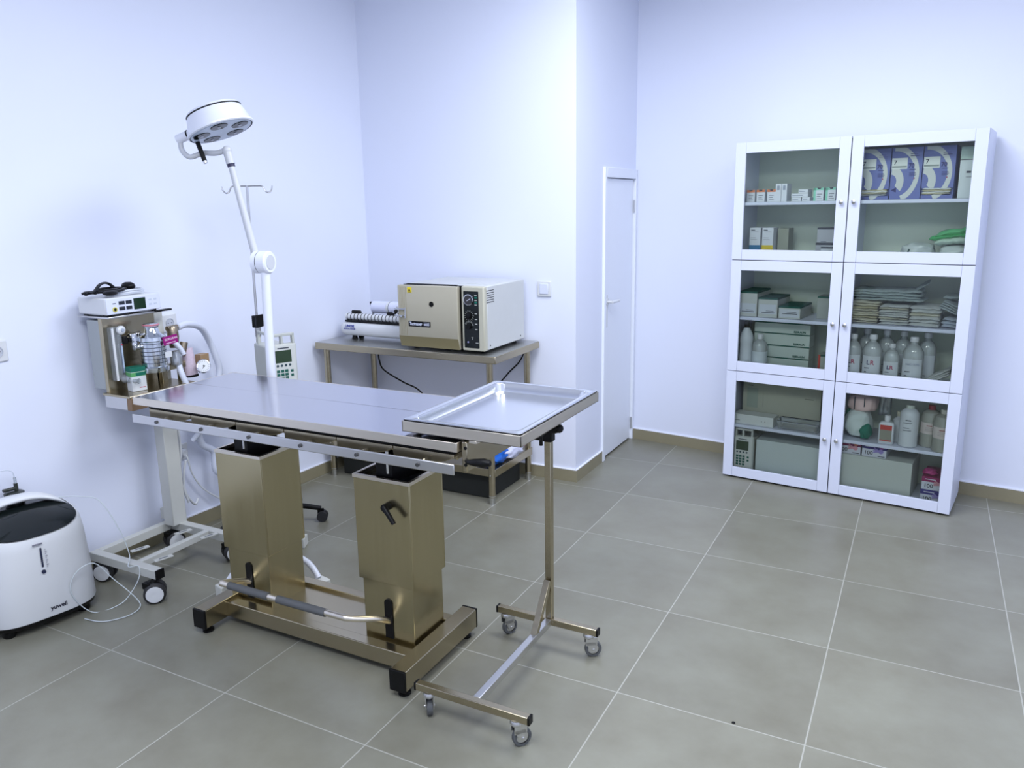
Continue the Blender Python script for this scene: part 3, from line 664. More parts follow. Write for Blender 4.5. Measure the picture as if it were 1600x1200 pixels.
# ------------------------------------------------------------------ anaesthesia machine on its cart
K = thing('anaesthesia_machine', 'anaesthesia machine with steel backplate on white wheeled trolley', 'medical machine', (-1.56, .56, 0)); kx, ky = -1.56, .56
def KB(name, x0, x1, y0, y1, z0, z1, m, bev=.002, parent=None): return MB().box(x0 - kx, x1 - kx, y0 - ky, y1 - ky, z0, z1).build(name, m, parent or K, bev)
for y in (.345, .755):
    o = KB('base_beam', -1.80, -1.365, y, y + .04, .095, .135, POWD)
    KB('end_cap', -1.366, -1.358, y - .001, y + .041, .094, .136, BLACK, .002, o)
KB('side_beam', -1.80, -1.765, .385, .755, .095, .135, POWD)
KB('middle_beam', -1.53, -1.50, .385, .755, .105, .135, POWD)
for x, y in ((-1.62, .47), (-1.44, .45), (-1.60, .69), (-1.45, .71)):
    MB().prism([(-.04, -.012), (.04, -.012), (.04, .012), (-.04, .012)], 0, .004, Matrix.Translation((x - kx, y - ky, .134)) @ Matrix.Rotation(1.3, 4, 'Z')).build('slotted_bracket', POWD, K)
    MB().prism([(-.02, -.0035), (.02, -.0035), (.02, .0035), (-.02, .0035)], 0, .0006, Matrix.Translation((x - kx, y - ky, .1382)) @ Matrix.Rotation(1.3, 4, 'Z')).build('bracket_slot', P((.12, .13, .16)), K)
for x, y, a in ((-1.385, .325, .85), (-1.77, .37, .5), (-1.395, .765, 1.1), (-1.755, .735, 1.2)): twin_caster(K, x - kx, y - ky, .095, .045, a)
KB('column', -1.765, -1.70, .72, .80, .13, .90, POWD, .004)
for z in (.80,): MB().cyl((-1.70 - kx, .74 - ky, z), (-1.698 - kx, .74 - ky, z), .006, n=8).build('bolt', BLACK, K)
KB('junction_box', -1.84, -1.76, .76, .84, .135, .19, POWD, .003)
KB('rear_box', -1.80, -1.722, .475, .74, .86, 1.165, P((.36, .39, .41)), .003)
bp_ = KB('backplate', -1.722, -1.70, .475, .74, .835, 1.175, STEELW, .002)
KB('lower_shelf', -1.722, -1.545, .455, .80, .840, .850, STEELW, .002)
KB('shelf_front_box', -1.720, -1.575, .462, .62, .785, .842, STEELP, .003)
KB('shelf_end', -1.576, -1.545, .462, .72, .785, .842, P((.26, .17, .10), .35, metal=.6), .002)
ts = KB('top_shelf', -1.845, -1.64, .47, .74, 1.176, 1.184, STEELP, .002)
KB('top_shelf_bar', -1.66, -1.635, .70, .79, 1.178, 1.186, BLACK, .002)
KB('vertical_post', -1.735, -1.705, .745, .79, .84, 1.17, POWD, .003)
# flow meter
fl = MB().box(-1.70 - kx, -1.672 - kx, .495 - ky, .545 - ky, .90, 1.135).build('flowmeter', CLEAR, K, .003)
KB('flowmeter_tube', -1.6725, -1.668, .532, .540, .93, 1.06, P((.45, .55, .7), .1), .001)
KB('scale_line', -1.6675, -1.667, .530, .5315, .93, 1.07, P((.05, .06, .15)), 0)
KB('white_strip', -1.672, -1.670, .497, .507, .90, 1.13, DEVW, 0)
MB().sph((-1.667 - kx, .536 - ky, 1.055), .004, 8).build('float', P((.5, .02, .05)), K)
MB().lathe([(.014, 0), (.019, .006), (.019, .018), (.012, .024)], (-1.672 - kx, .535 - ky, 1.12), (1, 0, 0)).build('flow_knob', DEVW, K)
MB().lathe([(.016, 0), (.02, .012), (.014, .03), (.010, .045)], (-1.672 - kx, .53 - ky, .905), (1, 0, 0)).build('flow_knob', CLEAR, K)
MB().lathe([(.008, .0245), (.007, .028), (.001, .0285)], (-1.672 - kx, .535 - ky, 1.12), (1, 0, 0)).build('knob_centre', P((.35, .40, .48)), K)
# vaporiser
V = MB(); V.lathe([(.058, 0), (.060, .004), (.060, .022), (.052, .026), (.053, .135), (.058, .14), (.056, .155), (.034, .172), (.028, .195), (.034, .20), (.034, .212), (.028, .215)], (-1.60 - kx, .640 - ky, .925), n=40)
vp = V.build('vaporiser', mat('vaporiser_chrome', (.62, .66, .70), .14, 1.0), K)
for i in range(6): MB().lathe([(.0535, 0), (.0535, .0025)], (-1.60 - kx, .640 - ky, .965 + i * .017), n=40, cap=False).build('band', P((.03, .04, .06)), vp)
MB().lathe([(.0345, 0), (.036, .004), (.0345, .008)], (-1.60 - kx, .640 - ky, 1.129), n=28, cap=False).build('red_ring', P((.55, .2, .25)), vp)
KB('metal_label', -1.546, -1.543, .655, .69, .985, 1.01, DEVW, 0, vp)
lb = MB().box(-.001, .001, -.038, .038, -.019, .019, Matrix.Translation((-1.538 - kx, .685 - ky, 1.062)) @ Matrix.Rotation(.08, 4, 'X')).build('purple_label', P((.28, .0, .17), .4), vp)
text('ISOFLURAN', .013, P((.75, .55, .7)), vp, (-1.5365 - kx, .654 - ky, 1.060), (0, 1, .08), (0, -.08, 1), bold=.0003)
MB().box(0, .0005, -.028, .024, -.0015, .0015, Matrix.Translation((-1.5365 - kx, .687 - ky, 1.050)) @ Matrix.Rotation(.08, 4, 'X')).build('small_print', P((.75, .55, .7)), vp)
mf = MB(); mf.box(-1.70 - kx, -1.63 - kx, .565 - ky, .60 - ky, 1.06, 1.085); mf.cyl((-1.66 - kx, .57 - ky, 1.088), (-1.66 - kx, .63 - ky, 1.092), .012); mf.cyl((-1.64 - kx, .58 - ky, 1.045), (-1.64 - kx, .58 - ky, 1.10), .013)
mf.cyl((-1.62 - kx, .56 - ky, 1.04), (-1.62 - kx, .64 - ky, 1.04), .012); mf.cyl((-1.62 - kx, .60 - ky, 1.02), (-1.62 - kx, .60 - ky, 1.075), .009); mf.box(-1.65 - kx, -1.60 - kx, .60 - ky, .63 - ky, 1.075, 1.10)
mf.build('manifold', CHROME, K, .002)
KB('manifold_knob', -1.69, -1.66, .545, .565, 1.055, 1.09, BLACK, .003)
# absorber, valve, gauge
vb = MB(); vb.lathe([(.02, 0), (.022, .02), (.026, .05), (.024, .09), (.018, .10)], (-1.66 - kx, .80 - ky, 1.0)); vb.cyl((-1.665 - kx, .775 - ky, 1.09), (-1.665 - kx, .83 - ky, 1.092), .013); vb.cyl((-1.64 - kx, .82 - ky, .96), (-1.64 - kx, .84 - ky, 1.02), .018)
vb.build('exhaust_valve', mat('bronze_valve', (.36, .30, .22), .3, 1.0), K)
ab = MB().cyl((-1.64 - kx, .86 - ky, .86), (-1.655 - kx, .855 - ky, .985), .033, n=28).build('absorber_canister', mat('soda_lime', (.62, .52, .62), .4, var=.15, scale=120), K)
MB().cyl((-1.64 - kx, .86 - ky, .853), (-1.64 - kx, .86 - ky, .861), .036, n=28).build('canister_cap', BLACK, ab)
ck = MB(); ck.lathe([(.018, 0), (.026, .01), (.026, .045), (.02, .055), (.02, .07)], (-1.60 - kx, .755 - ky, .925)); ck.build('valve_dome', mat('smoky_dome', (.40, .42, .44), .1, .6), K)
gg = MB().lathe([(.031, -.018), (.033, 0), (.033, .006), (.029, .008)], (-1.56 - kx, .87 - ky, .905), (.80, -.45, .38), 32).build('pressure_gauge', CHROME, K)
gd = Vector((.80, -.45, .38)).normalized(); gc = Vector((-1.56 - kx, .87 - ky, .905)) + gd * .0085
MB().cyl(gc - gd * .004, gc, .0285, n=32).build('gauge_face', DEVW, gg)
gu, gv, _ = frame_from(gd)
nd = MB()
for i in range(14):
    a = .6 + i * .38; nd.tube([gc + gd * .0006 + (gu * math.cos(a) + gv * math.sin(a)) * .021, gc + gd * .0006 + (gu * math.cos(a) + gv * math.sin(a)) * .025], .0007, 5)
nd.tube([gc + gd * .001 - gu * .006, gc + gd * .001 + gv * .012 + gu * .008], .0012, 5); nd.cyl(gc, gc + gd * .002, .004, n=10)
nd.build('gauge_marks', BLACK, gg)
KB('gauge_bracket', -1.63, -1.59, .885, .935, .89, .955, P((.30, .20, .11), .4), .002)
KB('square_tube', -1.66, -1.635, .70, .73, .84, .935, STEELW, .002); KB('square_tube', -1.655, -1.63, .73, .85, .905, .935, STEELW, .002); KB('square_tube', -1.66, -1.635, .80, .825, .84, .91, STEELW, .002)
def hose(pts, r, name='breathing_hose', rib=True, m=HOSE):
    P_ = smooth_path([(x - kx, y - ky, z) for x, y, z in pts], 14)
    rr = [r * (1 + (.09 if (i % 2) else -.04)) for i in range(len(P_))] if rib else r
    return MB().tube(P_, rr, 12).build(name, m, K, ang=80)
hose([(-1.66, .83, 1.092), (-1.68, .90, 1.095), (-1.73, 1.02, 1.06), (-1.77, 1.10, .98), (-1.77, 1.13, .90), (-1.76, 1.14, .82), (-1.75, 1.10, .74), (-1.76, 1.05, .66)], .016)
hose([(-1.62, .78, .95), (-1.57, .75, .90), (-1.55, .77, .80), (-1.57, .80, .70), (-1.66, .86, .62)], .013)
hose([(-1.64, .77, 1.05), (-1.61, .79, 1.0), (-1.60, .80, .97)], .012)
hose([(-1.72, 1.02, .78), (-1.74, 1.06, .66), (-1.76, .98, .55), (-1.78, 1.0, .46), (-1.78, 1.07, .40), (-1.76, 1.06, .30), (-1.74, 1.15, .24), (-1.72, 1.26, .27)], .017)
hose([(-1.66, .86, .74), (-1.68, .92, .66), (-1.71, .97, .58), (-1.76, .93, .50)], .012, rib=False)
hose([(-1.72, .81, .74), (-1.73, .83, .5), (-1.745, .82, .35), (-1.75, .86, .2)], .006, 'power_lead', False, DEVW)
hose([(-1.74, .86, .42), (-1.75, .845, .33), (-1.75, .85, .25), (-1.77, .91, .17), (-1.79, .95, .18)], .006, 'power_lead', False, DEVW)
bgs = blob('breathing_bag', mat('bag_film', (.62, .66, .80), .3), (-1.74 - kx, 1.06 - ky, .60), (.05, .08, .11), K, .35, 4)
c_ = MB(); c_.lathe([(.022, 0), (.024, .03), (.018, .045)], (-1.66 - kx, .99 - ky, .70), (.4, -.4, -.8), 20); c_.build('blue_connector', P((.01, .015, .16)), K)
# patient monitor on top shelf
Mo = thing('patient_monitor', 'small white patient monitor on top of the anaesthesia machine', 'monitor', (-1.735, .600, 1.186), PI / 2 + math.radians(-1))
box('case', DEVW, Mo, -.135, .135, -.095, .095, .006, .078, .006)
fp = box('front_panel', WHITE, Mo, -.133, .133, -.0985, -.094, .008, .076, .003)
for ix, iz in ((-.060, .046), (-.026, .046), (-.060, .022), (-.026, .022)): box('readout', P((.015, .02, .03), .15), fp, ix - .014, ix + .014, -.1, -.098, iz, iz + .015)
box('screen', P((.01, .03, .015), .1), fp, -.002, .056, -.1002, -.098, .018, .066)
MB().cyl((-.095, -.098, .028), (-.095, -.101, .028), .011).build('port', P((.6, .55, .12)), fp); MB().cyl((-.095, -.1, .028), (-.095, -.1025, .028), .006).build('port_hole', BLACK, fp)
box('legend', P((.05, .05, .08)), fp, -.103, -.088, -.0995, -.098, .052, .055)
for i in range(4): box('button', P((.55, .6, .7)), fp, .074 + (i % 2) * .025, .088 + (i % 2) * .025, -.1, -.098, .03 + (i // 2) * .02, .037 + (i // 2) * .02)
for x in (-.11, .11): box('foot', BLACK, Mo, x - .012, x + .012, -.08, -.05, 0, .007); box('foot', BLACK, Mo, x - .012, x + .012, .05, .08, 0, .007)
cb = MB()
for i, (r1, r2, z) in enumerate(((.085, .055, .0865), (.080, .058, .092), (.088, .050, .097), (.078, .056, .101))):
    cb.tube([(r1 * math.cos(a) + .03, r2 * math.sin(a), z + .002 * math.sin(3 * a)) for a in [2 * PI * k / 26 for k in range(26)]], .0042, 8, closed=True)
o = cb.build('white_cable_coil', P((.6, .64, .72), .45)); o.location = Mo.location; o.rotation_euler = Mo.rotation_euler
o.location.z += -.004
tag(o, 'coil of white sensor cable on top of the patient monitor', 'cable')
cb = MB()
cb.tube([(-.11, -.03, .112), (-.08, -.02, .120), (-.04, 0, .145), (0, .02, .150), (.03, .03, .140), (.032, .01, .118)], .0065, 8, 5)
cb.tube([(-.12, -.02, .106), (-.07, .0, .112), (-.01, -.01, .114), (.05, .01, .112), (.09, -.01, .120)], .0075, 8, 5)
cb.tube([(-.11, .01, .106), (-.05, -.04, .112), (0, -.045, .112), (.05, -.02, .118), (.07, .02, .112)], .0070, 8, 5)
cb.tube([(-.09, -.03, .108), (-.03, .02, .118), (.04, .03, .118), (.1, .0, .112)], .0065, 8, 5)
cb.sph((-.045, -.05, .106), .020, 12, (1.5, 1, .7)); cb.sph((.085, .0, .124), .024, 14); cb.sph((-.10, -.01, .112), .014, 10, (1.6, 1, .7))
o = cb.build('black_cable_bundle', BLACK); o.scale = (1.1, 1.5, .8); o.location = (Mo.location.x - .01, Mo.location.y - .035, Mo.location.z + .012); o.rotation_euler = Mo.rotation_euler
tag(o, 'tangled black cable with plug lying on the patient monitor', 'cable')
# medicine carton on the lower shelf
D = thing('medicine_carton', 'green and white medicine carton on the shelf of the anaesthesia machine', 'carton', (-1.628, .560, .851), PI / 2 - .25)
box('carton_body', P((.62, .65, .68)), D, -.032, .032, -.026, .026, 0, .105, .001)
box('green_top', GREEN, D, -.0325, .0325, -.0265, .0265, .086, .1055)
box('green_band', P((.10, .35, .12)), D, -.0325, .0325, -.0266, .0262, .066, .084); box('green_window', GREEN, D, -.012, .03, -.0270, -.0264, .068, .082)
box('red_line', P((.5, .08, .12)), D, .0, .026, -.0268, -.0262, .014, .017)
k = thing('clear_connector', 'small clear plastic connector in front of the green medicine carton', 'connector', (-1.60, .53, .90), 0)
MB().lathe([(.012, 0), (.014, .012), (.008, .016), (.008, .045), (.012, .05)], (-.03, 0, 0), (1, .1, 0)).build('connector_body', CLEAR, k)
k['label'] = 'small clear connector beside the flowmeter of the anaesthesia machine'

# ------------------------------------------------------------------ oxygen concentrator
O = thing('oxygen_concentrator', 'rounded white oxygen concentrator with black top on the floor', 'oxygen concentrator', (-1.725, .045, 0), math.radians(78))
def sup(a, hx, hy, e): 
    c, s_ = math.cos(a), math.sin(a); return hx * abs(c) ** e * (1 if c > 0 else -1), hy * abs(s_) ** e * (1 if s_ > 0 else -1)
def oring(hx, hy, zf, e=.62, n=48, yo=0.0):
    out = []
    for i in range(n):
        x, y = sup(2 * PI * i / n, hx, hy, e); out.append(Vector((x, y + yo, zf(x, y))))
    return out
ztop = lambda x, y: .400 + .050 * (y + .17) / .34 - .020 * (1 - (x / .2) ** 2) * max(0, -y / .17)
MB().loft([oring(.195, .165, lambda x, y: .030), oring(.202, .172, lambda x, y: .036), oring(.206, .176, lambda x, y: .052)]).build('base_skirt', BLACK, O)
MB().loft([oring(.207, .176, lambda x, y: .052), oring(.210, .178, lambda x, y: .060), oring(.205, .174, lambda x, y: .22), oring(.197, .168, lambda x, y: .345), oring(.190, .163, lambda x, y: ztop(x, y) - .012), oring(.184, .158, ztop), oring(.178, .152, lambda x, y: ztop(x, y) - .004)], True, True).build('body', DEVW, O, ang=50)
dome = lambda k: (lambda x, y: ztop(x, y) + .0025 + .022 * (1 - k * k))
MB().loft([oring(.180 * k, .152 * k, dome(k), .66) for k in (1, .9, .75, .5, .25, .03)], False, True).build('top_panel', GLOSSB, O, ang=60)
# arched carrying handle over the back of the panel
hn_ = []
for i in range(25):
    t = -1 + 2 * i / 24; x = .196 * t; z = .412 + .072 * (1 - abs(t) ** 2.6); y = .030 + .050 * (1 - t * t)
    w_ = .030 + .012 * (1 - abs(t)); th = .016
    tz = 1.0 if abs(t) < .9 else .8
    nx = -math.copysign(min(1, abs(t) ** 3), t); 
    hn_.append([Vector((x + dx * .9, y + dy, z + dz)) for dx, dy, dz in [((-nx) * -th * math.cos(b_) * abs(nx), w_ * math.sin(b_), th * math.cos(b_) * (1 - .5 * abs(nx))) for b_ in [2 * PI * q / 14 for q in range(14)]]])
MB().loft(hn_).build('carry_handle', DEVW, O, ang=60)
MB().box(-.013, -.006, -.1765, -.1715, .265, .345).build('flow_window', P((.02, .025, .06), .2), O, .002)
MB().cyl((-.0095, -.1745, .246), (-.0095, -.1785, .246), .008).build('indicator_lamp', P((.02, .025, .06), .2), O)
for i in range(9): MB().box(.004, .008 + (i % 2) * .004, -.1765, -.1735, .262 + i * .009, .2632 + i * .009).build('scale_mark', P((.3, .3, .35)), O)
text('yuwell', .024, P((.02, .02, .04)), O, (-.005, -.1797, .080), bold=.0006, sx=1.0)
MB().box(-.035, .0, -.1752, -.169, .360, .3635).build('small_print', P((.2, .2, .25)), O)
for x, y in ((-.14, -.11), (.14, -.11), (-.14, .11), (.14, .11)): MB().lathe([(.020, 0), (.024, .01), (.024, .032)], (x, y, 0)).build('rubber_foot', BLACK, O)
bt = MB(); bt.lathe([(.034, .36), (.034, .470), (.038, .472), (.038, .497), (.030, .502), (.010, .504)], (.02, .125, 0), n=24); bt.cyl((.03, .125, .502), (.03, .125, .534), .008); bt.cyl((-.02, .125, .514), (.035, .125, .514), .007)
hb_ = bt.build('humidifier_bottle', mat('dark_cap', (.02, .025, .02), .3), O)
MB().cyl((.03, .125, .532), (.03, .125, .560), .005).build('outlet_nozzle', CLEAR, hb_)
MB().tube([(.03, .125, .555), (.02, .12, .59), (-.02, .12, .60), (-.045, .12, .58), (-.05, .12, .52), (-.05, .12, .45)], .0022, 6, 6).build('thin_tube', P((.6, .65, .75), .2), hb_)
tb = MB(); tb.tube([(-1.72, .20, .46), (-1.66, .25, .455), (-1.62, .31, .42), (-1.57, .35, .28), (-1.54, .36, .17), (-1.50, .32, .139), (-1.47, .345, .1385), (-1.455, .335, .10), (-1.46, .30, .05), (-1.47, .24, .01), (-1.52, .15, .006), (-1.53, .08, .12), (-1.52, .10, .2), (-1.50, .17, .22), (-1.48, .23, .13), (-1.42, .27, .05), (-1.38, .27, .01), (-1.36, .20, .006), (-1.41, .12, .006), (-1.5, .1, .006)], .0020, 8, 6)
tag(tb.build('oxygen_tube', P((.62, .68, .72), .2)), 'thin clear oxygen tube looping beside the oxygen concentrator', 'tube')

# ------------------------------------------------------------------ glass-fronted cabinets
CA = math.atan2(-.126, .992); CO = Vector((.4165, 2.941, 0))
cu_ = Vector((math.cos(CA), math.sin(CA), 0)); cn_ = Vector((-math.sin(CA), math.cos(CA), 0))
def cab(u, d, z): return tuple(CO + cu_ * u + cn_ * d + Vector((0, 0, z)))
CW, CH, CD = .604, 1.935, .375
CABW = WHITE
CIN = mat('cabinet_inside', (.66, .74, .62), .5, var=.02)
def cabinet(u0, label, hinge):
    c = thing('display_cabinet', label, 'cabinet', cab(u0, 0, 0), CA)
    def b_(name, x0, x1, y0, y1, z0, z1, m=CABW, bev=.0015, parent=None): return MB().box(x0, x1, y0, y1, z0, z1).build(name, m, parent or c, bev)
    b_('side_panel', 0, .018, .022, CD, .018, CH); b_('side_panel', CW - .018, CW, .022, CD, .018, CH)
    b_('top_panel', .018, CW - .018, .022, CD, CH - .018, CH); b_('bottom_panel', .018, CW - .018, .022, CD, .018, .036)
    b_('back_panel', .018, CW - .018, CD - .008, CD, .036, CH - .018, CIN, 0)
    b_('base_gap_shade', .02, CW - .02, .045, CD - .02, 0, .018, BLACK, 0)  # black block added as the dark shadow line below the cabinet
    for z in (.645, 1.29): b_('fixed_shelf', .018, CW - .018, .024, CD - .008, z - .009, z + .009)
    for z in (.325, .968, 1.613): b_('shelf', .018, CW - .018, .030, CD - .008, z - .018, z)
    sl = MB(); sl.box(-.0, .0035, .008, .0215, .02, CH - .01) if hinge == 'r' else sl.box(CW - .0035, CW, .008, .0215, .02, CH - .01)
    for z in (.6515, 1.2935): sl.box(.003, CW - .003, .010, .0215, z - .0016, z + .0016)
    sl.build('door_gap_shade', BLACK, c)  # black strips put in as the shade in the gaps around the doors
    for i in range(3):
        z0 = .012 + i * .642; z1 = z0 + .638; x0, x1 = .002, CW - .002; st = .056
        f = MB(); f.box(x0, x0 + st, 0, .020, z0, z1); f.box(x1 - st, x1, 0, .020, z0, z1); f.box(x0 + st + .0006, x1 - st - .0006, .0004, .0196, z0, z0 + st); f.box(x0 + st + .0006, x1 - st - .0006, .0004, .0196, z1 - st, z1)
        f = f.build('door', CABW, c, .001)
        MB().box(x0 + st - .004, x1 - st + .004, .010, .013, z0 + st - .004, z1 - st + .004).build('glass_pane', GLASSP, f)
        kx_ = (x1 - .028) if hinge == 'l' else (x0 + .028)
        MB().lathe([(.005, 0), (.005, .010), (.011, .014), (.011, .020), (.006, .023)], (kx_, 0, z0 + .31), (0, -1, 0), 16).build('knob', STEELP, f)
    return c
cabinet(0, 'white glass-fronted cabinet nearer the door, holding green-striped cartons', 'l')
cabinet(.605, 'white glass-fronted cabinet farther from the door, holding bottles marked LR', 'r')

def carton(name, label, u, d, z, w, dp, h, m, cat='carton', rz=0.0, group=None, parts=()):
    """a box whose front-left-bottom corner stands at (u, d, z) in cabinet coordinates"""
    t = thing(name, label, cat, cab(u + w / 2, d, z), CA + rz, group)
    MB().box(-w / 2, w / 2, 0, dp, 0, h).build('carton_body', m, t, .0008)
    for nm, x0, x1, z0, z1, mm in parts: MB().box(x0 - w / 2, x1 - w / 2, -.0008, .0002, z0, z1).build(nm, mm, t)
    return t
PW = P((.66, .69, .74)); INK = P((.04, .045, .06)); ORG = P((.62, .20, .08)); MNT = P((.25, .60, .45)); DGR = P((.0, .075, .055)); PALEG = P((.50, .58, .53))
Z1, Z2, Z3 = 1.614, .969, .326; F1, F2, F3 = 1.300, .655, .037
def small_print(t, w, h, rows, m=INK, x0=.15, x1=.8, z0=.2, dz=.16, th=.0022):
    for i in range(rows):
        MB().box(-w / 2 + w * x0, -w / 2 + w * (x1 - .12 * (i % 2)), -.0012, -.0004, h * (z0 + dz * i), h * (z0 + dz * i) + th).build('small_print', m, t)
# row 1, left, upper shelf
for i, (u, where) in enumerate(((.036, 'first of three from the cabinet side'), (.092, 'middle one of the three'), (.152, 'beside the tall white cartons'))):
    t = carton('orange_top_carton', 'small orange-topped white carton, ' + where, u, .11, Z1, .046, .10, .066, PW, group='orange-topped cartons', parts=(('orange_band', 0, .046, .053, .0665, ORG),))
    MB().cyl((0, -.0002, .066), (0, -.0012, .066), .010, n=16).build('thumb_cut', INK, t) if False else MB().prism([(-.011, .0662), (.011, .0662), (.006, .059), (-.006, .059)], 0, .001, Matrix.Rotation(PI / 2, 4, 'X')).build('thumb_cut', INK, t)
    small_print(t, .046, .066, 3, INK, .25, .8, .15, .18)
for u, wh in ((.197, 'nearer the orange-topped cartons'), (.229, 'nearer the flat carton stack')):
    t = carton('tall_white_carton', 'tall narrow white carton on top shelf, ' + wh, u, .11, Z1, .030, .09, .096, PW, group='tall narrow white cartons', parts=(('grey_patch', .008, .022, .062, .086, P((.30, .34, .42))),))
for u, z, w, l in ((.288, 0, .05, 'flat white carton, bottom of the stack, under the offset pair'), (.342, 0, .042, 'flat white carton, bottom of the stack, beside green-topped cartons'), (.285, .021, .088, 'wide flat white carton in the middle of the top-shelf stack'), (.322, .042, .05, 'small flat white carton crowning the top-shelf stack')):
    carton('flat_carton', l, u, .11, Z1 + z, w, .09, .020, PW, parts=(('small_print', .004, w * .7, .008, .011, P((.3, .33, .4))),))
for u, wh in ((.402, 'nearer the flat carton stack'), (.464, 'nearest the door knob')):
    t = carton('green_top_carton', 'small mint green-topped white carton, ' + wh, u, .11, Z1, .052, .10, .068, PW, group='green-topped cartons', parts=(('green_band', 0, .052, .056, .0685, MNT), ('green_side', 0, .012, 0, .0685, MNT)))
    MB().prism([(-.008, .0687), (.014, .0687), (.008, .061), (-.002, .061)], 0, .001, Matrix.Rotation(PI / 2, 4, 'X')).build('thumb_cut', INK, t)
    small_print(t, .052, .068, 3, INK, .35, .85, .15, .18)
# row 1, left, lower
for u, cc, nm, l in ((.060, (.02, .16, .33), 'blue_band', 'tall white carton with blue bottom band in upper cabinet'), (.132, (.72, .55, .02), 'yellow_band', 'tall white carton with yellow bottom band in upper cabinet')):
    t = carton('tall_carton', l, u, .12, F1, .062, .10, .170, PW, parts=((nm, 0, .062, .0, .072, P(cc)), ('heading', .008, .03, .155, .159, INK), ('heading', .008, .05, .145, .147, INK)))
    small_print(t, .062, .17, 2, INK, .12, .7, .6, .06, .0014)
carton('plain_carton', 'plain grey-green carton behind the yellow-banded carton', .202, .18, F1, .06, .10, .165, P((.28, .30, .24)))
t = carton('syringe_carton', 'white carton with black top band resting on other cartons', .425, .15, F1 + .088, .15, .12, .082, P((.40, .42, .46)), parts=(('black_band', 0, .15, .072, .0825, INK), ('black_mark', .108, .114, .012, .034, INK), ('small_print', .02, .05, .004, .007, INK)))
t = carton('syringe_carton', 'black-banded white carton at the bottom of its stack', .420, .15, F1, .155, .12, .087, P((.40, .42, .46)), parts=(('black_band', 0, .155, .075, .0875, INK),))
t = carton('syringe_carton', 'small white carton with black band in front of the stack', .462, .095, F1, .09, .05, .075, PW, parts=(('black_band', 0, .09, .060, .070, INK),))
# row 1, right, upper: glove cartons with number 70
BLU = P((.12, .15, .38), name='periwinkle_card'); SWO = P((.55, .58, .55)); NAVY = P((.02, .02, .12))
def ringseg(r0, r1, a0, a1, cx, cz, clipw, cliph, n=22):
    k = MB(); pa = []
    for i in range(n + 1):
        a = math.radians(a0 + (a1 - a0) * i / n); t_ = i / n
        pa.append((a, t_))
    out = []; inn = []
    for a, t_ in pa:
        w_ = (r1 - r0)
        po = (cx + r1 * math.cos(a), cz + r1 * 1.25 * math.sin(a)); pi_ = (cx + r0 * math.cos(a), cz + r0 * 1.22 * math.sin(a))
        cl = lambda p: (min(max(p[0], 0), clipw), min(max(p[1], 0), cliph))
        out.append(cl(po)); inn.append(cl(pi_))
    for i in range(n):
        q = [out[i], out[i + 1], inn[i + 1], inn[i]]
        k.loft([[Vector((x, -.0007, z)) for x, z in q], [Vector((x, -.0001, z)) for x, z in q]])
    return k
GH = .256
def glove_box(label, u, w, slot):
    t = thing('glove_carton', label, 'carton', cab(u, .11, Z1), CA, 'blue surgical glove cartons')
    if slot: 
        b = MB(); b.box(0, w, 0, .15, .052, GH); b.box(0, w, .02, .15, 0, .052); b.box(0, w, 0, .15, 0, .018)
    else:
        b = MB(); b.box(0, w, 0, .15, 0, GH)
    b.build('carton_body', BLU, t)
    ringseg(.094, .115, -70, 92, .016, .125, w, GH).build('white_swoosh', SWO, t)
    zc = .09; 
    ringseg(.028, .062, -40, 85, 0, zc, w, GH).build('white_swoosh', SWO, t)
    if not slot: MB().prism([(.005, .045), (.03, .06), (.03, .035)], 0, .0012, Matrix.Rotation(PI / 2, 4, 'X')).build('blue_arrow', NAVY, t)
    MB().box(.002, w * .52, -.0016, -.0002, .150, .205).build('size_sticker', P((.62, .66, .62)), t)
    MB().box(.004, w * .50, -.002, -.0016, .158, .166).build('barcode', P((.22, .26, .24)), t)
    text('7', .030, INK, t, (.010, -.0018, .173), bold=.0006); 
    text('70', .030, NAVY, t, (w * .56, -.0014, .156), bold=.0010, sx=.9)
    for i, (z, ww) in enumerate(((.145, .028), (.128, .03), (.121, .032), (.114, .03), (.222, .034), (.212, .04))): MB().box(w * .6, w * .6 + ww, -.0012, -.0002, z, z + .003).build('small_print', NAVY, t)
    MB().cyl((w * .77, -.0002, .103), (w * .77, -.0014, .103), .004, n=12).build('red_dot', P((.30, .08, .15)), t)
    return t
glove_box('blue glove carton marked 70 beside the cabinet stile, pouches protruding from it', .632, .142, True)
glove_box('blue glove carton marked 70 with a closed front, middle of the three', .779, .142, False)
glove_box('blue glove carton marked 70 beside the plain white carton', .925, .142, True)
t = carton('upright_white_carton', 'upright white carton beside the three blue glove cartons', 1.087, .11, Z1, .10, .13, .245, P((.60, .66, .66)), parts=(('pale_green_top', 0, .10, .185, .2455, P((.42, .55, .48))), ('heading', 0, .10, .182, .185, INK), ('small_print', .03, .05, .12, .13, INK), ('small_print', .03, .06, .10, .102, INK)))
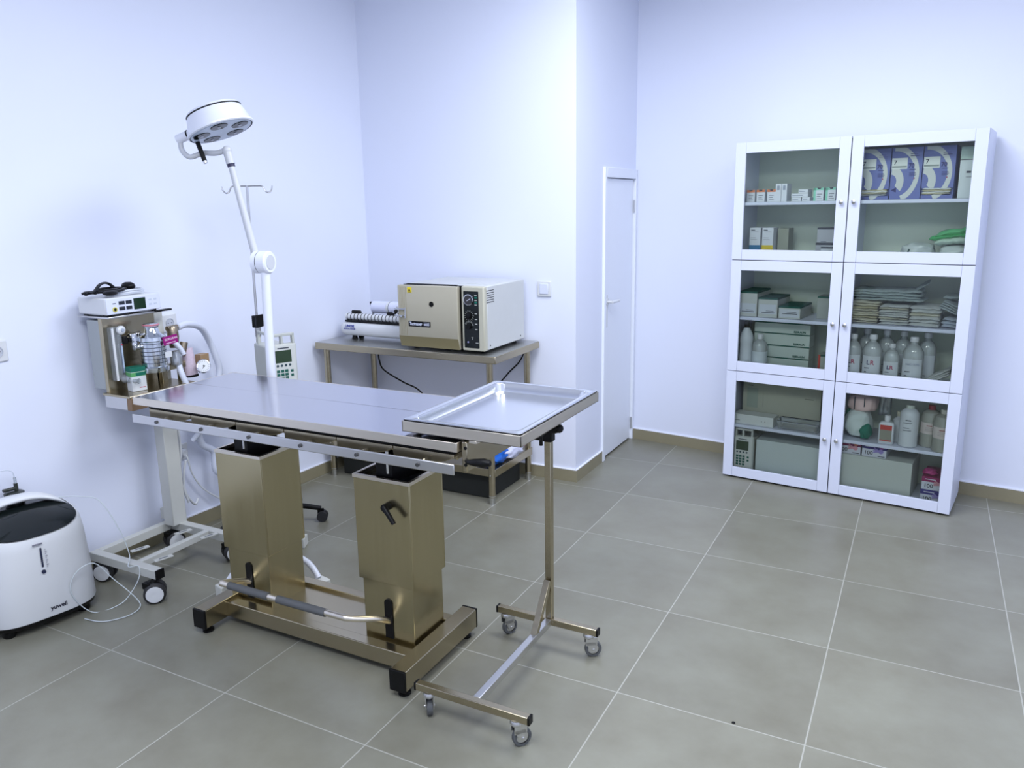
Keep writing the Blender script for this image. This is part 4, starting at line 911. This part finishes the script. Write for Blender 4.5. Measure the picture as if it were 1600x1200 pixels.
# pouches: flat wavy paper-and-film envelopes
def pouch_mesh(name, w, dp, th, m, seed, crimp=.012, nx=22, ny=10, amp=.004):
    k = MB(); top = []; bot = []
    for j_ in range(ny + 1):
        y = dp * j_ / ny; rt, rb_ = [], []
        for i in range(nx + 1):
            x = -w / 2 + w * i / nx
            e_ = min(1, min(x + w / 2, w / 2 - x, y, dp - y) / crimp) if crimp else 1
            e_ = max(0, e_); wv = amp * noise.noise(Vector((x * 22, y * 9, seed))) + amp * .5 * noise.noise(Vector((x * 60, y * 14, seed + 5)))
            h = (.0006 + th * .5 * math.sqrt(e_) * (1 + .5 * noise.noise(Vector((x * 15, y * 12, seed + 9)))))
            rt.append(k.bm.verts.new((x, y, wv + h))); rb_.append(k.bm.verts.new((x, y, wv - h)))
        top.append(rt); bot.append(rb_)
    for j_ in range(ny):
        for i in range(nx):
            k._f([top[j_][i], top[j_][i + 1], top[j_ + 1][i + 1], top[j_ + 1][i]]); k._f([bot[j_][i], bot[j_ + 1][i], bot[j_ + 1][i + 1], bot[j_][i + 1]])
    for i in range(nx):
        k._f([top[0][i], bot[0][i], bot[0][i + 1], top[0][i + 1]]); k._f([top[ny][i], top[ny][i + 1], bot[ny][i + 1], bot[ny][i]])
    for j_ in range(ny):
        k._f([top[j_][0], top[j_ + 1][0], bot[j_ + 1][0], bot[j_][0]]); k._f([top[j_][nx], bot[j_][nx], bot[j_ + 1][nx], top[j_ + 1][nx]])
    return k.build(name, m, None, ang=60)
CRM = mat('cream_paper', (.60, .585, .46), .7); WPP = mat('white_paper', (.60, .63, .62), .7); GPP = mat('greenish_paper', (.42, .50, .50), .6); YEL = mat('straw_paper', (.50, .47, .30), .6)
def pouch_stack(label, group, u, d, z, w, dp, th, n, ms, tilt=0, jit=.006, cr=.012, cat='pouch', amp=.004):
    for i in range(n):
        o = pouch_mesh('sterile_pouch', w, dp, th, ms[i % len(ms)], random.random() * 50, cr, amp=amp)
        o.location = cab(u + w / 2 + random.uniform(-jit, jit), d + random.uniform(-.004, .012), z + th * .5 + i * th * 1.03 + .001)
        o.rotation_euler = (random.uniform(-.015, .015), tilt + random.uniform(-.012, .012), CA + random.uniform(-.06, .06))
        tag(o, label, cat, group)
pouch_stack('thin paper glove packet sticking out of the first blue glove carton', 'packets in the first glove carton', .640, .095, Z1 + .020, .128, .03, .0075, 4, [WPP, YEL], jit=.003, amp=.003)
pouch_stack('thin paper glove packet in the slot of the blue carton beside the white carton', 'packets in the third glove carton', .930, .100, Z1 + .020, .128, .03, .0075, 4, [YEL, WPP], jit=.003, amp=.003)
# row 1 right lower: green and white plastic packs
t = thing('green_package', 'crumpled green film package lying on the white packs', 'package', cab(1.075, .10, F1 + .098), CA)
for nm, mm, x, z, tl, w_ in (('film_wrap', mat('green_film', (.06, .42, .13), .18), 0, .030, -.16, .19), ('pale_fold', mat('pale_green_film', (.50, .64, .54), .2), .02, .008, -.10, .18), ('film_wrap', mat('green_film2', (.12, .50, .20), .18), .015, .050, -.22, .17)):
    o = pouch_mesh(nm, w_, .18, .030, mm, 3 + z * 90, .03, amp=.010); o.parent = t; o.location = (x, 0, z); o.rotation_euler = (0, tl, 0)
t = thing('white_package', 'white plastic pack with dark letters, nearer the cabinet middle', 'package', cab(.93, .16, F1 + .004), CA)
blob('pack_body', mat('white_film', (.58, .65, .63), .3), (0, 0, .042), (.080, .07, .046), t, .25, 6, fl=2, sq=.7)
for i in range(3): MB().box(-.05 + i * .045, -.044 + i * .045, -.074, -.066, .012, .05, Matrix.Rotation(.25 + .5 * (i % 2), 4, 'Y')).build('dark_letter', P((.03, .10, .08)), t)
t = thing('white_package', 'white plastic pack under the green film package', 'package', cab(1.10, .16, F1 + .004), CA)
blob('pack_body', mat('white_film', (.58, .65, .63), .3), (0, 0, .035), (.075, .08, .045), t, .25, 16, fl=2, sq=.7)
# row 2 left upper: suture cartons with dark green lids
def bb_carton(label, u, w, h, d=.055, dp=.24):
    t = carton('green_lid_carton', label, u, d, Z2, w, dp, h, P((.50, .53, .50)), group='long cartons with green lids')
    MB().box(-w / 2 - .0005, w / 2 + .0005, -.0006, dp, h - .010, h + .0006).build('green_lid', DGR, t)
    MB().box(-w / 2 + .006, w / 2 - .006, -.0012, -.0004, h * .12 if h < .09 else .02, min(h - .016, .075)).build('paper_label', P((.56, .6, .66)), t)
    MB().box(-w / 2 + .02, w / 2 - .015, -.0018, -.001, .026, .030).build('small_print', INK, t); MB().box(-w / 2 + .045, w / 2 - .02, -.0018, -.001, .036, .0385).build('small_print', INK, t)
    return t
bb_carton('tallest green-lidded carton, against the side of the cabinet', .036, .106, .143); bb_carton('middle-height green-lidded carton between the tall and the low one', .150, .108, .112); bb_carton('lowest green-lidded carton in the row of three', .266, .118, .070)
t = carton('green_lid_carton', 'ribbed grey carton with green lid standing apart from the row', .452, .14, Z2, .12, .12, .125, P((.34, .37, .33)), parts=(('green_edge', 0, .12, .115, .1255, DGR),))
# row 2 left lower: four long cartons stacked
for i in range(4):
    wh = ['bottom one of the stack of four', 'second from the bottom', 'third from the bottom', 'topmost of the stack of four'][i]
    t = carton('glove_pack_carton', 'long pale green carton with dark stripe, ' + wh, .110, .135, F2 + i * .0705, .315, .10, .069, PALEG, group='stack of long pale cartons', parts=(('green_stripe', 0, .315, 0, .006, DGR),))
    if i == 3: MB().box(-.1575, .1575, -.0008, .1002, .060, .0695).build('green_lid', DGR, t)
    text('B|BRAUN', .016, DGR, t, (.068, -.001, .012), bold=.0006)
BW = mat('white_hdpe', (.60, .64, .68), .4); 
t = thing('spray_bottle', 'white ribbed bottle with black cap beside the stacked cartons', 'bottle', cab(.082, .085, F2), CA)
MB().lathe([(.034, 0), (.039, .004), (.039, .09), (.037, .095), (.037, .15), (.039, .155), (.039, .185), (.030, .215), (.016, .24), (.014, .245)], n=32).build('bottle_body', BW, t); MB().lathe([(.015, .245), (.015, .272), (.012, .285)], n=20).build('cap', BLACK, t)
t = thing('white_cap_bottle', 'clear round bottle with white cap in front of stacked cartons', 'bottle', cab(.165, .075, F2), CA)
MB().lathe([(.038, 0), (.042, .004), (.042, .145), (.036, .165), (.018, .18), (.014, .185)], n=32).build('bottle_body', BOTTLE, t); MB().lathe([(.016, .185), (.016, .212), (.013, .214)], n=20).build('cap', DEVW, t); MB().lathe([(.0425, .05), (.0425, .115)], n=32, cap=False).build('paper_label', P((.6, .66, .7)), t)
t = carton('red_sided_carton', 'small white carton with a red side in the middle cabinet', .485, .10, F2, .09, .10, .118, P((.45, .48, .42)), parts=(('green_top', .01, .09, .108, .1185, DGR), ('red_edge', 0, .012, 0, .118, P((.5, .04, .02)))))
# row 2 right upper: piles of sterilisation pouches
pouch_stack('cream sterilisation pouch in the pile beside the cabinet stile', 'cream pouches in the first pile', .628, .06, Z2, .150, .20, .0125, 9, [CRM, CRM, YEL, CRM])
pouch_stack('white sterilisation pouch in the second pile from the stile', 'white pouches in the second pile', .786, .06, Z2, .140, .20, .0125, 8, [WPP, WPP, CRM, WPP])
pouch_stack('white sterilisation pouch in the third pile from the stile', 'white pouches in the third pile', .932, .055, Z2, .140, .20, .0170, 6, [WPP, WPP, WPP, CRM])
pouch_stack('long pale green-grey pouch laid across two piles', 'long pouches across the piles', .640, .08, Z2 + .120, .335, .19, .0145, 4, [GPP], cr=.02, jit=.01)
o = pouch_mesh('sterile_pouch', .11, .14, .008, GPP, 3.3, .02); o.location = cab(.955, .12, Z2 + .188); o.rotation_euler = (.1, -.6, CA)
tag(o, 'pale green-grey pouch with its corner bent up atop the piles', 'pouch')
pouch_stack('bluish white pouch in the pile nearest the cabinet outer side', 'bluish pouches at the outer side', 1.080, .06, Z2, .10, .20, .017, 3, [P((.52, .58, .66), name='bluish_paper')], tilt=.05)
for i in range(4):
    o = pouch_mesh('sterile_pouch', .10, .16, .008, P((.50, .57, .58), name='pale_film2'), 7.1 + i, .012); o.location = cab(1.105 + .006 * i, .07, Z2 + .088 + i * .010); o.rotation_euler = (0, .38, CA)
    tag(o, 'pouch leaning aslant on the bluish pouches by the outer side', 'pouch', 'slanting pouches')
o = pouch_mesh('sterile_pouch', .11, .16, .016, GPP, 17.1, .012); o.location = cab(1.125, .12, Z2 + .150); o.rotation_euler = (0, .0, CA); tag(o, 'pale pouch lying level above the slanting pouches', 'pouch')
# row 2 right lower: infusion bottles
LBL = P((.60, .64, .68)); REDB = P((.42, .05, .12))
def lr_bottle(label, u, d, w, h, mark='LR', z=F2, group='infusion bottles'):
    t = thing('infusion_bottle', label, 'bottle', cab(u, d, z), CA, group); r = w / 2
    MB().lathe([(r * .9, 0), (r, .004), (r, h * .62), (r * .97, h * .70), (r * .70, h * .80), (r * .36, h * .85), (r * .32, h * .92)], n=36, sy=.78).build('bottle_body', BOTTLE, t)
    MB().lathe([(r * .40, h * .90), (r * .42, h * .91), (r * .42, h * .97), (r * .36, h), (r * .30, h)], n=20).build('cap', DEVW, t)
    n = 14; pts_ = [(r * 1.008 * math.sin(a), -r * .786 * math.cos(a)) for a in [math.radians(-62 + 124 * i / (n - 1)) for i in range(n)]]
    MB().loft([[Vector((x, y, h * .10)) for x, y in pts_], [Vector((x, y, h * .56)) for x, y in pts_]], False, False, False).build('paper_label', LBL, t)
    if mark == 'LR':
        text('L', h * .13, NAVY, t, (-r * .42, -r * .80 - .0005, h * .38), bold=.0006); text('R', h * .13, REDB, t, (-r * .05, -r * .80 - .001, h * .38), bold=.0006)
    elif mark: text(mark, h * .06, P((.35, .4, .5)), t, (-r * .55, -r * .80 - .0005, h * .44), bold=.0002)
    for i, (zz, ww) in enumerate(((.30, .5), (.22, .2), (.15, .7))): MB().box(-r * .6, -r * .6 + r * ww, -r * .80 - .001, -r * .80 + .001, h * zz, h * zz + .003).build('small_print', INK, t)
    return t
lr_bottle('clear LR infusion bottle cut by the cabinet stile', .668, .085, .088, .252)
lr_bottle('clear LR infusion bottle, the tall one second from the stile', .765, .085, .096, .256)
lr_bottle('shorter clear LR infusion bottle between two tall ones', .862, .075, .078, .216)
lr_bottle('tall clear infusion bottle without LR letters', .962, .085, .102, .258, 'NaCl 0,9%')
for u, l in ((.712, 'between the first and second front bottles'), (.812, 'behind the second front bottle'), (.895, 'behind the shorter front bottle'), (1.01, 'behind the bottle without LR letters')): lr_bottle('clear infusion bottle in the back row, ' + l, u, .20, .09, .268, '', group='infusion bottles in the back row')
for i in range(3):
    o = pouch_mesh('paper_sheet', .12, .10, .010, WPP, 4.4 + i, .01); o.location = cab(1.085, .07 + .01 * i, F2 + .045 + i * .013); o.rotation_euler = (0, -.55, CA)
    tag(o, 'folded white paper leaning beside the infusion bottles', 'paper', 'folded papers')
# row 3 left
t = carton('large_grey_carton', 'large greyish carton with faint print behind the white tray', .052, .16, Z3, .45, .17, .245, P((.36, .37, .30)), parts=(('heading', .03, .06, .212, .217, P((.12, .13, .11))), ('faint_panel', .025, .09, .08, .20, P((.27, .32, .27))), ('heading', .36, .41, .165, .169, P((.12, .13, .11))), ('faint_line', .12, .122, .09, .18, P((.24, .26, .22)))))
k = MB(); k.lathe([(.022, 0), (.022, .0006)], (.03, -.0005, .125), (0, -1, 0), 24, cap=False); k.build('ring_mark', P((.25, .27, .22)), t)
t = carton('flat_white_tray', 'flat long white tray at the front of the lower cabinet shelf', .036, .05, Z3, .235, .10, .058, P((.64, .67, .66)), 'tray', parts=(('small_print', .012, .04, .020, .0225, INK), ('round_mark', .165, .17, .024, .032, P((.3, .32, .3))), ('round_mark', .185, .19, .024, .032, P((.3, .32, .3)))))
t = thing('clear_tray', 'clear plastic tray with metal rim beside the flat white tray', 'tray', cab(.40, .10, Z3), CA)
k = MB(); k.loft([[Vector((x, y, 0)) for x, y in rrect(-.105, .115, -.045, .045, .012)], [Vector((x, y, .05)) for x, y in rrect(-.115, .122, -.052, .052, .014)]], True, False); k.build('tray_shell', CLEAR, t)
MB().tube([(x, y, .05) for x, y in rrect(-.115, .122, -.052, .052, .014)], .003, 6, closed=True).build('metal_rim', CHROME, t)
MB().box(-.09, .10, -.03, .03, .004, .02).build('dark_insert', P((.04, .06, .05)), t, .004)
pump('beige infusion pump standing in the bottom of the lower cabinet', cab(.105, .075, F3), CA, .14)
carton('storage_case', 'large plain light grey case beside the pump in the lower cabinet', .172, .075, F3, .40, .24, .200, P((.54, .60, .60)), 'case')
# row 3 right
t = thing('towel_roll', 'pink wrapped towel roll above the white and green cloth bundle', 'towel', cab(.725, .16, Z3 + .165), CA)
blob('towel_body', mat('pink_towel', (.68, .50, .48), .7, var=.15), (0, 0, .03), (.075, .08, .050), t, .2, 3, fl=2, sq=.6)
k = MB(); k.box(-.03, -.025, -.088, -.080, .0, .07); k.box(.02, .024, -.088, -.080, .02, .07); k.build('dark_tie', INK, t)
t = thing('cloth_bundle', 'white and green folded cloth bundle below the pink towel roll', 'cloth', cab(.715, .13, Z3 + .004), CA)
blob('white_cloth', mat('white_cloth', (.58, .66, .65), .8), (0, 0, .075), (.068, .070, .080), t, .35, 12, fl=2, sq=.8)
blob('green_cloth', mat('green_cloth', (.0, .15, .10), .8), (-.018, .03, .085), (.062, .05, .078), t, .3, 22); blob('green_cloth', mat('green_cloth', (.0, .15, .10), .8), (.045, -.035, .042), (.034, .042, .046), t, .35, 31, fl=2)
for i in range(2):
    o = pouch_mesh('clear_bag', .045, .10, .02, CLEAR, 2 + i, .01); o.location = cab(.815 + .02 * i, .24, Z3 + .11); o.rotation_euler = (PI / 2, 0, CA); o.scale = (1, 1.9, 1)
    tag(o, 'tall clear plastic sleeve standing behind the red-labelled bottle', 'bag', 'clear plastic sleeves')
t = thing('red_label_bottle', 'flat white bottle with red and grey label in lower cabinet', 'bottle', cab(.868, .075, Z3), CA)
k = MB(); k.loft([[Vector((x, y, z)) for x, y in rrect(-w_, w_, -d_, d_, .010)] for w_, d_, z in ((.036, .021, 0), (.038, .023, .004), (.038, .023, .108), (.030, .019, .118), (.012, .012, .122), (.012, .012, .13))]); k.build('bottle_body', BW, t)
MB().lathe([(.015, .13), (.015, .152), (.012, .155)], n=18).build('cap', DEVW, t)
MB().box(-.029, .029, -.0238, -.0228, .018, .104).build('grey_label', P((.25, .25, .20)), t); MB().box(-.029, .029, -.0243, -.0236, .078, .104).build('red_label', P((.50, .04, .03)), t); MB().box(-.029, .029, -.0243, -.0236, .016, .022).build('red_label', P((.50, .04, .03)), t)
t = thing('small_bottle', 'small pale-capped bottle behind the red-labelled bottle', 'bottle', cab(.915, .15, Z3), CA); MB().lathe([(.03, 0), (.03, .12), (.012, .135), (.012, .14)], n=24).build('bottle_body', BW, t); MB().lathe([(.014, .14), (.014, .165)], n=16).build('cap', P((.5, .5, .4)), t)
t = thing('large_white_bottle', 'large round white bottle beside the red-labelled bottle', 'bottle', cab(.972, .085, Z3), CA)
MB().lathe([(.042, 0), (.046, .004), (.046, .17), (.044, .185), (.030, .20), (.019, .207)], n=36).build('bottle_body', BW, t); MB().lathe([(.020, .205), (.020, .222), (.017, .224)], n=20).build('cap', P((.5, .56, .5)), t)
for i, (z, a, b_) in enumerate(((.145, -.012, .014), (.132, -.022, .02), (.105, -.02, .008), (.092, -.022, .018))): MB().box(a, b_, -.0475, -.044, z, z + (.005 if i == 0 else .002)).build('small_print', INK, t)
def jug(label, u, d, capm):
    t = thing('jug', label, 'jug', cab(u, d, Z3), CA); MB().lathe([(.046, 0), (.050, .004), (.050, .155), (.042, .185), (.02, .20)], n=36).build('jug_body', JUG, t); MB().lathe([(.018, .20), (.018, .222)], n=18).build('cap', capm, t)
    n = 12; pts_ = [(.0506 * math.sin(a), -.0506 * math.cos(a)) for a in [math.radians(-60 + 120 * i / (n - 1)) for i in range(n)]]
    MB().loft([[Vector((x, y, .075)) for x, y in pts_], [Vector((x, y, .135)) for x, y in pts_]], False, False, False).build('paper_label', P((.58, .52, .50)), t)
    MB().box(-.014, .012, -.052, -.050, .118, .122).build('small_print', P((.3, .1, .1)), t)
    for z in (.108, .100, .092): MB().box(-.02, .018, -.0517, -.050, z, z + .0015).build('small_print', P((.35, .3, .3)), t)
jug('grey translucent jug with red cap beside the large white bottle', 1.068, .14, P((.35, .01, .03))); jug('translucent jug at the outer side, half hidden by the door frame', 1.135, .075, P((.5, .5, .45)))
carton('large_grey_case', 'large plain grey-green box with two glove boxes on top', .632, .055, F3, .378, .27, .200, P((.52, .56, .53)), 'box')
def gbox(label, u, z, d, cA, cB, hand):
    w = .122; t = thing('glove_box', label, 'glove box', cab(u + w / 2, d, z), CA, 'boxes of 100 gloves')
    MB().box(-w / 2, w / 2, 0, .20, 0, .070).build('carton_body', P((.56, .58, .66)), t, .0008)
    MB().box(-w / 2 - .0004, w / 2 + .0004, -.0006, .2, .044, .0706).build('colour_band', P(cA), t)
    text('100', .030, INK, t, (-w / 2 + .010, -.0012, .012), bold=.0004)
    k = MB()
    for i in range(4):
        a = math.radians(150 + i * 14); k.tube([(.03, -.0004, .036), (.03 + .035 * math.cos(a), -.0004, .036 + .030 * math.sin(a) * 1.2)], .003, 6)
    k.cyl((.034, .0, .036), (.034, -.0015, .036), .013, n=14); k.build('hand_print', P(hand), t)
    MB().cyl((w * .3, .0, .058), (w * .3, -.0012, .058), .011, n=16).build('round_print', P(cB), t)
    MB().box(-.045, .005, -.0014, -.0006, .056, .060).build('small_print', P((.6, .6, .7)), t); MB().box(.02, .055, -.0012, -.0004, .006, .010).build('small_print', INK, t)
    return t
gbox('glove box with crimson band lying on the grey box by the stile', .625, F3 + .2005, .07, (.18, .0, .07), (.55, .12, .04), (.55, .25, .3))
gbox('glove box with navy band lying on the grey box', .755, F3 + .2005, .07, (.03, .02, .19), (.22, .02, .25), (.25, .2, .5))
gbox('glove box with navy band at the bottom of the upright pair', 1.058, F3, .06, (.03, .02, .19), (.03, .02, .19), (.25, .2, .5))
gbox('glove box with crimson band and pink glove sticking out', 1.060, F3 + .071, .06, (.25, .0, .09), (.25, .0, .09), (.55, .25, .3))
t = thing('loose_glove', 'pink glove lying crumpled on top of the crimson glove box', 'glove', cab(1.09, .10, F3 + .146), CA)
blob('glove_body', mat('pink_glove', (.40, .03, .18), .5), (0, 0, .012), (.034, .03, .016), t, .7, 2, fl=2)
# small dark speck on the floor tiles
tag(MB().sph((.985, .61, .002), .006, 8, (1, 1, .35)).build('speck', BLACK), 'tiny black speck lying on the floor tile', 'speck')

hk = thing('wall_hook', 'tiny white wall hook with black tip above the far end of the surgery table', 'hook', (lwx(1.10), 1.10, .885), PI / 2)
MB().tube([(0, 0, 0), (0, -.02, .0), (.004, -.026, .012), (.0, -.026, .022)], .003, 8, 4).build('hook_wire', DEVW, hk); MB().sph((.006, -.022, -.004), .009, 10).build('black_tip', BLACK, hk)
